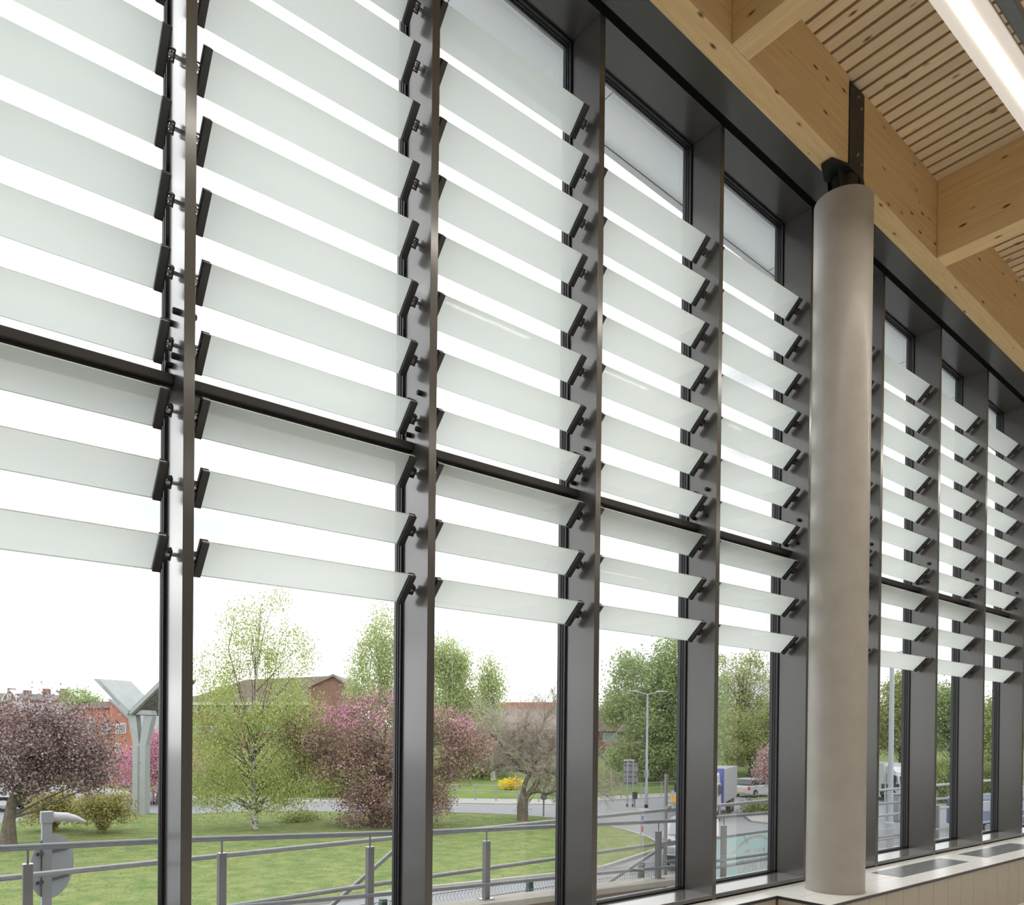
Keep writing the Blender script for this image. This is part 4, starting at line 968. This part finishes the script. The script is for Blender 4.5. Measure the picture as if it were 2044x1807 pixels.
# ------------------------------------------------------------------ vehicles
def wheel(r, c, ax, rad, wd):
    ax = np.array(ax)
    t = autosmooth(MB().path([c-ax*wd/2, c-ax*wd*.4, c+ax*wd*.4, c+ax*wd/2], [rad*.93, rad, rad, rad*.93], 20).build('wheel', M_TYRE, r))
    MB().path([c-ax*(wd/2+.006), c+ax*(wd/2+.006)], [rad*.58, rad*.58], 16).build('hub', M_HUB, t)
class Fr:
    """vehicle frame: l forward, s sideways"""
    def __init__(s, o, heading): s.o = np.array(o, float); s.l = np.array([math.cos(heading), math.sin(heading), 0]); s.s = np.array([-math.sin(heading), math.cos(heading), 0])
    def p(s, a, b_, z): return s.o+s.l*a+s.s*b_+np.array([0, 0, z])
def loft(fr_, secs, mi=0):
    """secs: list of (l, halfwidth, z0, z1) cross-sections"""
    m = MB(); vv = []; ff = []
    for (l, hw, z0_, z1_) in secs: vv += [fr_.p(l, -hw, z0_), fr_.p(l, hw, z0_), fr_.p(l, hw*.98, z1_), fr_.p(l, -hw*.98, z1_)]
    for i in range(len(secs)-1):
        k = 4*i; ff += [(k+j, k+(j+1) % 4, k+4+(j+1) % 4, k+4+j) for j in range(4)]
    ff += [(3, 2, 1, 0), tuple(4*(len(secs)-1)+j for j in range(4))]
    return m.add(vv, ff)
# white hatchback heading right
b = gp(1506, 1590); hd_ = math.atan2(rt[1], rt[0])+.72
fr_ = Fr(b, hd_); car = thing('hatchback_car', 'white hatchback with dark roof glass driving past the hedge', 'car', b)
bevel(loft(fr_, [(-1.85, .78, .32, .78), (-1.75, .84, .22, .92), (-.6, .86, .2, .95), (.85, .86, .2, .93), (1.6, .80, .22, .78), (1.88, .70, .28, .62)]).build('body', M_WHITE, car), .06, 3)
bevel(loft(fr_, [(-1.70, .72, .92, 1.0), (-1.45, .70, .92, 1.36), (.10, .68, .92, 1.40), (.85, .72, .92, .98)]).build('cabin_glass', M_CARG, car), .05, 3)
bevel(loft(fr_, [(-1.5, .68, 1.34, 1.42), (-.2, .68, 1.37, 1.46), (.12, .66, 1.36, 1.42)]).build('roof', M_WHITE, car), .03)
for a in (-1.25, 1.22):
    for s_ in (-.78, .78): wheel(car, fr_.p(a, s_, .31), fr_.s, .31, .2)
for s_ in (-.66, .66): MB().obox(fr_.p(-1.84, s_, .72), fr_.l, fr_.s, (0,0,1), .03, .09, .13).build('tail_lamp', M_RED, car)
MB().obox(fr_.p(-1.87, 0, .45), fr_.l, fr_.s, (0,0,1), .02, .26, .06).build('number_plate', M_YEL, car)
# curtain-side lorry facing the building
def lorry(b, hd_, lab, panel, L_=6.0, name='lorry', blue=True):
    fr_ = Fr(b, hd_); r = thing(name, lab, 'lorry', b)
    bevel(loft(fr_, [(.1, 1.05, .55, 2.05), (1.5, 1.05, .55, 2.05), (1.75, 1.03, .5, 1.3)]).build('cab', M_WHITE, r), .06, 3)
    MB().prism([fr_.p(1.53, -.92, 1.32), fr_.p(1.53, .92, 1.32), fr_.p(1.40, .88, 1.95), fr_.p(1.40, -.88, 1.95)], fr_.l*.24).build('windscreen', M_CARG, r)
    for s_ in (-1, 1): MB().obox(fr_.p(.95, s_*1.052, 1.7), fr_.l, fr_.s, (0,0,1), .38, .012, .32).build('side_window', M_CARG, r)
    loft(fr_, [(-.08, .95, 2.05, 2.62), (.3, .95, 2.05, 2.6), (1.15, .9, 2.05, 2.2)]).build('wind_deflector', M_WHITE, r)
    MB().obox(fr_.p(-L_/2-.15, 0, 1.85), fr_.l, fr_.s, (0,0,1), L_/2, 1.15, .95).build('box_body', panel, r)
    MB().obox(fr_.p(-.13, 0, 1.87), fr_.l, fr_.s, (0,0,1), .03, 1.16, .97).build('headboard', M_BLUE if blue else M_WHITE, r)
    MB().obox(fr_.p(-L_/2, 0, .75), fr_.l, fr_.s, (0,0,1), L_/2, .45, .14).build('chassis', M_DKGREY, r)
    for a in (1.0, -L_+1.0, -L_+2.1):
        for s_ in (-.95, .95): wheel(r, fr_.p(a, s_, .48), fr_.s, .48, .28)
    for s_ in (-.8, .8): MB().obox(fr_.p(1.76, s_, .75), fr_.l, fr_.s, (0,0,1), .02, .16, .09).build('headlamp', M_POLE, r)
    MB().obox(fr_.p(1.74, 0, .62), fr_.l, fr_.s, (0,0,1), .05, 1.0, .12).build('bumper', M_DKGREY, r)
    for s_ in (-1, 1): MB().obox(fr_.p(1.5, s_*1.2, 1.75), fr_.l, fr_.s, (0,0,1), .05, .09, .22).build('mirror', M_BLACK, r)
    return r, fr_
b = gp(1402, 1634); hd_ = math.atan2(CAM[1]-b[1], CAM[0]-b[0])-.16
lorry(b, hd_, 'blue and white curtain-side lorry coming down the road by the fourth fin', M_GREYV, 6.0)
# white lorry rear body behind the plum
b = gp(22, 1618); fr_ = Fr(b, math.atan2(-rt[1], -rt[0]))
lv = thing('delivery_lorry', 'white delivery lorry on the road behind the plum trunk', 'lorry', b)
MB().obox(fr_.p(1.2, 0, 2.0), fr_.l, fr_.s, (0,0,1), 2.6, 1.1, 1.15).build('box_body', M_WHITE, lv)
MB().obox(fr_.p(1.2, 0, .72), fr_.l, fr_.s, (0,0,1), 2.55, .95, .13).build('chassis', M_DKGREY, lv)
MB().obox(fr_.p(1.2, .98, .50), fr_.l, fr_.s, (0,0,1), 1.6, .03, .14).build('side_guard', M_WHITE, lv)
MB().obox(fr_.p(-.6, .97, .75), fr_.l, fr_.s, (0,0,1), .05, .03, .05).build('marker_lamp', M_RED, lv)
for a in (-.2, 3.0):
    for s_ in (-.85, .85): wheel(lv, fr_.p(a, s_, .42), fr_.s, .42, .25)
side = fr_.s if (fr_.s @ (CAM-b)) > 0 else -fr_.s
X3 = rt; Y3 = np.array([0, 0, 1.]); Z3 = side
MM = Matrix(((X3[0], Y3[0], Z3[0], 0), (X3[1], Y3[1], Z3[1], 0), (X3[2], Y3[2], Z3[2], 0), (0, 0, 0, 1)))
text_mesh('lettering', 'Making it Better', .17, M_NAVY, lv, Matrix.Translation(Vector(fr_.p(-.45, 0, 1.05)+side*1.105)) @ MM)
# white van in the side road behind the scaffold
b = gp(1378, 1742); hd_ = math.atan2(CAM[1]-b[1], CAM[0]-b[0])-.04
fr_ = Fr(b+0, hd_); vn = thing('white_van', 'white van parked beyond the scaffold, nose towards the window', 'van', b)
bevel(loft(fr_, [(-4.0, .90, .4, 1.50), (-1.5, .93, .35, 1.56), (-.9, .95, .35, 1.08), (-.15, .92, .3, .98), (.05, .85, .3, .82)]).build('body', M_WHITE, vn), .07, 3)
MB().prism([fr_.p(-.98, -.82, 1.10), fr_.p(-.98, .82, 1.10), fr_.p(-1.46, .74, 1.50), fr_.p(-1.46, -.74, 1.50)], fr_.l*.06+np.array([0, 0, .05])).build('windscreen', M_POLE, vn)
MB().obox(fr_.p(.03, 0, .42), fr_.l, fr_.s, (0,0,1), .06, .86, .13).build('bumper', M_DKGREY, vn)
MB().obox(fr_.p(.06, 0, .70), fr_.l, fr_.s, (0,0,1), .03, .45, .09).build('grille', M_BLACK, vn)
MB().obox(fr_.p(.10, 0, .42), fr_.l, fr_.s, (0,0,1), .012, .26, .055).build('number_plate', M_WHITE, vn)
for s_ in (-.68, .68): bevel(MB().obox(fr_.p(.03, s_, .74), fr_.l, fr_.s, (0,0,1), .05, .14, .11).build('headlamp', M_POLE, vn), .03)
for s_ in (-1.08, 1.08): bevel(MB().obox(fr_.p(-.85, s_, 1.12), fr_.l, fr_.s, (0,0,1), .06, .10, .12).build('mirror', M_WHITE, vn), .03)
for a in (-.65, -3.4):
    for s_ in (-.84, .84): wheel(vn, fr_.p(a, s_, .33), fr_.s, .33, .22)
# blue van at right edge and a white truck on the bank
b = gp(1990, 1660); fr_ = Fr(b, math.atan2(rt[1], rt[0])+.2); bv = thing('blue_van', 'blue van parked behind the railing in the rightmost bay', 'van', b)
bevel(loft(fr_, [(-2.2, .9, .35, 1.75), (.8, .92, .3, 1.8), (1.2, .92, .3, 1.15), (2.1, .88, .3, .95), (2.3, .8, .3, .75)]).build('body', M_DBLUE, bv), .07, 3)
MB().obox(fr_.p(-.6, -.935, 1.38), fr_.l, fr_.s, (0,0,1), 1.3, .012, .25).build('side_window', M_POLE, bv)
MB().obox(fr_.p(-.6, .935, 1.38), fr_.l, fr_.s, (0,0,1), 1.3, .012, .25).build('side_window', M_POLE, bv)
for a in (-1.4, 1.5):
    for s_ in (-.82, .82): wheel(bv, fr_.p(a, s_, .33), fr_.s, .33, .22)
b = at(1797, 1548, 56); b[2] = bankz(b)
lorry(b, math.atan2(CAM[1]-b[1], CAM[0]-b[0])+.5, 'white truck parked on the slope behind the thick lamp post', M_WHITE, 5.0, 'flatbed_truck', False)
b = at(1767, 1560, 36)
bs = thing('street_name_sign', 'small black street sign on a thin post beside the thick lamp post', 'sign', np.array([b[0], b[1], GZ]))
p0 = np.array([b[0], b[1], GZ]); MB().tube(p0, p0+np.array([0, 0, 2.6]), .035, n=8).build('post', M_POLE, bs)
MB().obox(p0+rt*.25+np.array([0, 0, 2.35]), rt, fw, (0,0,1), .42, .015, .14).build('plate', M_BLACK, bs)
b = gp(1800, 1640); cab = thing('utility_cabinet', 'grey street utility cabinet behind the thick lamp post', 'cabinet', b)
bevel(MB().obox(b+np.array([0, 0, .75]), rt, fw, (0,0,1), .75, .3, .75).build('body', M_SIGNB, cab), .02)
MB().obox(b+np.array([0, 0, 1.53]), rt, fw, (0,0,1), .8, .34, .03).build('lid', M_SIGNB, cab)
MB().obox(b-fw*.305+np.array([0, 0, .75]), rt, fw, (0,0,1), .36, .01, .66).build('door', M_POLE, cab)

# ------------------------------------------------------------------ buildings
class Bd:
    def __init__(s, name, lab, px0, px1, depth, tilt=0.0, z0=None):
        s.D = depth; s.mp = depth/F; s.a = at(px0, 1480, depth); s.a[2] = GZ if z0 is None else z0
        s.px0 = px0; ang = math.atan2(rt[1], rt[0])+tilt
        s.u = np.array([math.cos(ang), math.sin(ang), 0]); s.n = np.array([-s.u[1], s.u[0], 0]); s.ct = math.cos(tilt)
        s.r = thing(name, lab, 'building', s.a+s.u*(px1-px0)*s.mp/2, 'buildings across the road')
        s.W = (px1-px0)*s.mp
    def pt(s, px, py, d=0):
        q = s.a+s.u*(px-s.px0)*s.mp+s.n*d; hz = 1468.1+(px-1021)*.00983
        return np.array([q[0], q[1], CAM[2]-(py-hz)*s.mp])
    def rect(s, x0, x1, y0, y1, d0, d1, name, m, parent=None):
        return MB().prism([s.pt(x0, y1, d0), s.pt(x1, y1, d0), s.pt(x1, y0, d0), s.pt(x0, y0, d0)], s.n*(d1-d0)).build(name, m, parent or s.r)
    def poly(s, pts, d0, d1, name, m, parent=None):
        return MB().prism([s.pt(a, b_, d0) for a, b_ in pts], s.n*(d1-d0)).build(name, m, parent or s.r)
    def win(s, x0, x1, y0, y1, g=None, d=0):
        w_ = s.rect(x0, x1, y0, y1, d-.06, d+.02, 'window', M_WINF); t = min(.22*(x1-x0), 1.4); t2 = .12*(y1-y0)
        s.rect(x0+t, x1-t, y0+t2, y1-t2, d-.07, d-.05, 'pane', g or M_WING, w_)
        return w_
# brick building at left
B = Bd('brick_building', 'red brick building with white windows behind the Y-shaped mast', 150, 330, 66, .0)
B.rect(150, 226, 1412, 1580, 0, 9, 'wall', M_BRICK)
B.poly([(226, 1580), (300, 1580), (300, 1470), (262, 1433), (226, 1399)], -.6, 9, 'gable_wall', M_BRICK)
B.poly([(146, 1414), (146, 1411), (190, 1402), (226, 1400), (226, 1414)], -.3, 9.2, 'roof', M_ROOFT)
B.poly([(224, 1397), (228, 1396), (304, 1468), (302, 1473)], -.8, 9.2, 'verge', M_SLATE)
for (x0, x1, y0, y1, d) in ((204, 216, 1444, 1466, 0), (219, 225.5, 1444, 1466, 0), (239, 245, 1446, 1466, -.6), (248, 259, 1444, 1465, -.6), (177.5, 188, 1479, 1500, 0), (198, 204.5, 1480, 1502, 0), (219, 225.5, 1480, 1503, 0), (238, 245, 1482, 1503, -.6), (176, 188, 1440, 1464, 0)):
    B.win(x0, x1, y0, y1, None, d)
B.poly([(229, 1460), (232, 1460), (245, 1446), (241, 1446)], -1.3, -1.2, 'open_sash', M_WINF)
# terrace roofs far left
B = Bd('terrace_houses', 'old brick terrace with slate roofs and chimneys at the far left', -40, 112, 118)
B.rect(-40, 112, 1398, 1550, 0, 10, 'wall', M_BRICK2)
B.poly([(-42, 1400), (-42, 1396), (-36, 1383), (108, 1387), (114, 1399)], -.5, 10, 'roof', M_SLATE)
B.poly([(12, 1400), (15, 1392), (29, 1377), (43, 1393), (43, 1400)], -1.2, 4, 'gable', M_WINF)
B.poly([(16, 1402), (18, 1392), (29, 1380), (40, 1393), (40, 1402)], -1.3, -1.2, 'gable_face', M_BRICK2)
B.win(25, 33, 1386, 1397, None, -1.3)
for px in (8, 79, 114, 40): B.rect(px-2.5, px+2.5, 1372+(px % 7), 1400, 1, 2.5, 'chimney', M_BRICK2)
B.rect(50, 70, 1396, 1412, -2, 0, 'bay', M_BRICK2)
B = Bd('brick_gable_house', 'low brick house with a pointed gable behind the plum tree', -20, 70, 80)
B.poly([(-20, 1560), (70, 1560), (70, 1432), (60, 1427), (26, 1403), (-20, 1432)], 0, 9, 'gable_wall', M_BRICK)
B.poly([(26, 1400), (72, 1429), (72, 1434), (26, 1405)], -.4, 9.2, 'roof', M_SLATE); B.poly([(26, 1400), (26, 1405), (-22, 1434), (-22, 1429)], -.4, 9.2, 'roof', M_SLATE)
B.win(30, 33, 1412, 1420)
# long building behind the birch
B = Bd('long_brick_building', 'long two-storey brick building with a brown tiled hip roof behind the birch', 330, 700, 84, .0)
B.rect(330, 625, 1404, 1560, 0, 12, 'wall', M_BRICK2)
B.poly([(326, 1406), (326, 1402), (399, 1389), (492, 1358), (600, 1353), (668, 1350), (630, 1372), (622, 1406)], -.6, 8, 'roof', M_ROOFT)
B.rect(326, 625, 1403, 1408, -.7, -.5, 'eaves', M_WINF)
B.poly([(622, 1560), (700, 1560), (700, 1373), (668, 1350), (622, 1372)], -.8, 8, 'gable_wall', M_BRICK2)
B.poly([(619, 1374), (619, 1370), (668, 1347), (703, 1371), (703, 1375), (668, 1352)], -1.1, 8.2, 'verge', M_ROOFT)
for x0 in (384, 420, 456, 490, 526, 560, 594):
    B.win(x0, x0+10, 1409, 1422, M_WINB); B.win(x0, x0+20, 1450, 1463, M_WINB)
# centre building
B = Bd('tiled_roof_building', 'wide building with a long brown tiled roof behind the bare cherry', 880, 1260, 88, .0)
B.rect(880, 1260, 1452, 1560, 2.0, 14, 'wall', M_BRICK2)
B.poly([(880, 1398), (1165, 1398), (1165, 1413), (880, 1413)], 5.2, 14, 'ridge_wall', M_BRICK)
B.rect(880, 1165, 1412, 1415, 5.0, 5.3, 'gutter', M_SLATE)
rf = MB().add([B.pt(870, 1456, 0), B.pt(1200, 1456, 0), B.pt(1200, 1413, 5.2), B.pt(870, 1413, 5.2), B.pt(870, 1460, 0), B.pt(1200, 1460, 0), B.pt(1200, 1417, 5.2), B.pt(870, 1417, 5.2)], [(0,1,2,3),(7,6,5,4),(0,4,5,1),(1,5,6,2),(2,6,7,3),(3,7,4,0)]).build('roof', M_ROOFT, B.r)
B.poly([(1165, 1440), (1168, 1436), (1240, 1390), (1290, 1372), (1290, 1460), (1165, 1460)], 0, 12, 'hip_roof', M_ROOFT)
B.rect(1165, 1290, 1458, 1560, .6, 12, 'wing_wall', M_BRICK2)
for (x0, x1, y0, y1) in ((1003, 1017, 1460, 1474), (1205, 1233, 1463, 1480), (1200, 1236, 1506, 1522), (940, 960, 1460, 1474), (1060, 1080, 1460, 1474)):
    B.win(x0, x1, y0, y1, M_WINB, .6 if x0 > 1165 else 2.0)
# pale house behind the right trees
B = Bd('pale_house', 'low dark-roofed house half hidden by the trees left of the column', 1430, 1560, 98)
B.rect(1430, 1560, 1420, 1545, 0, 8, 'wall', M_BRICK2); B.poly([(1425, 1422), (1440, 1404), (1550, 1404), (1565, 1422)], -.5, 8.5, 'roof', M_SLATE)
for x0 in (1436, 1505): B.win(x0, x0+14, 1492, 1510, M_WINB)
# distant hedge line closing the view
hl = MB()
xs_ = np.linspace(-500, 2500, 60)
for i in range(len(xs_)-1):
    a = at(xs_[i], 1480, 150); b_ = at(xs_[i+1], 1480, 150); za = 3.2+1.4*math.sin(i*1.7)+.8*math.sin(i*.6); zb_ = 3.2+1.4*math.sin((i+1)*1.7)+.8*math.sin((i+1)*.6)
    d_ = _fw*4
    hl.add([(a[0], a[1], GZ), (b_[0], b_[1], GZ), (b_[0], b_[1], zb_), (a[0], a[1], za), (a[0]+d_[0], a[1]+d_[1], za+.3), (b_[0]+d_[0], b_[1]+d_[1], zb_+.3)], [(0,1,2,3), (3,2,5,4)])
o = hl.build('hills_distant', mat('distant_tree_line', (.16, .20, .11), 1.0, noise=(.25, (.24, .28, .15), .4, .65), bump=(1.5, 1))); o['kind'] = 'structure'
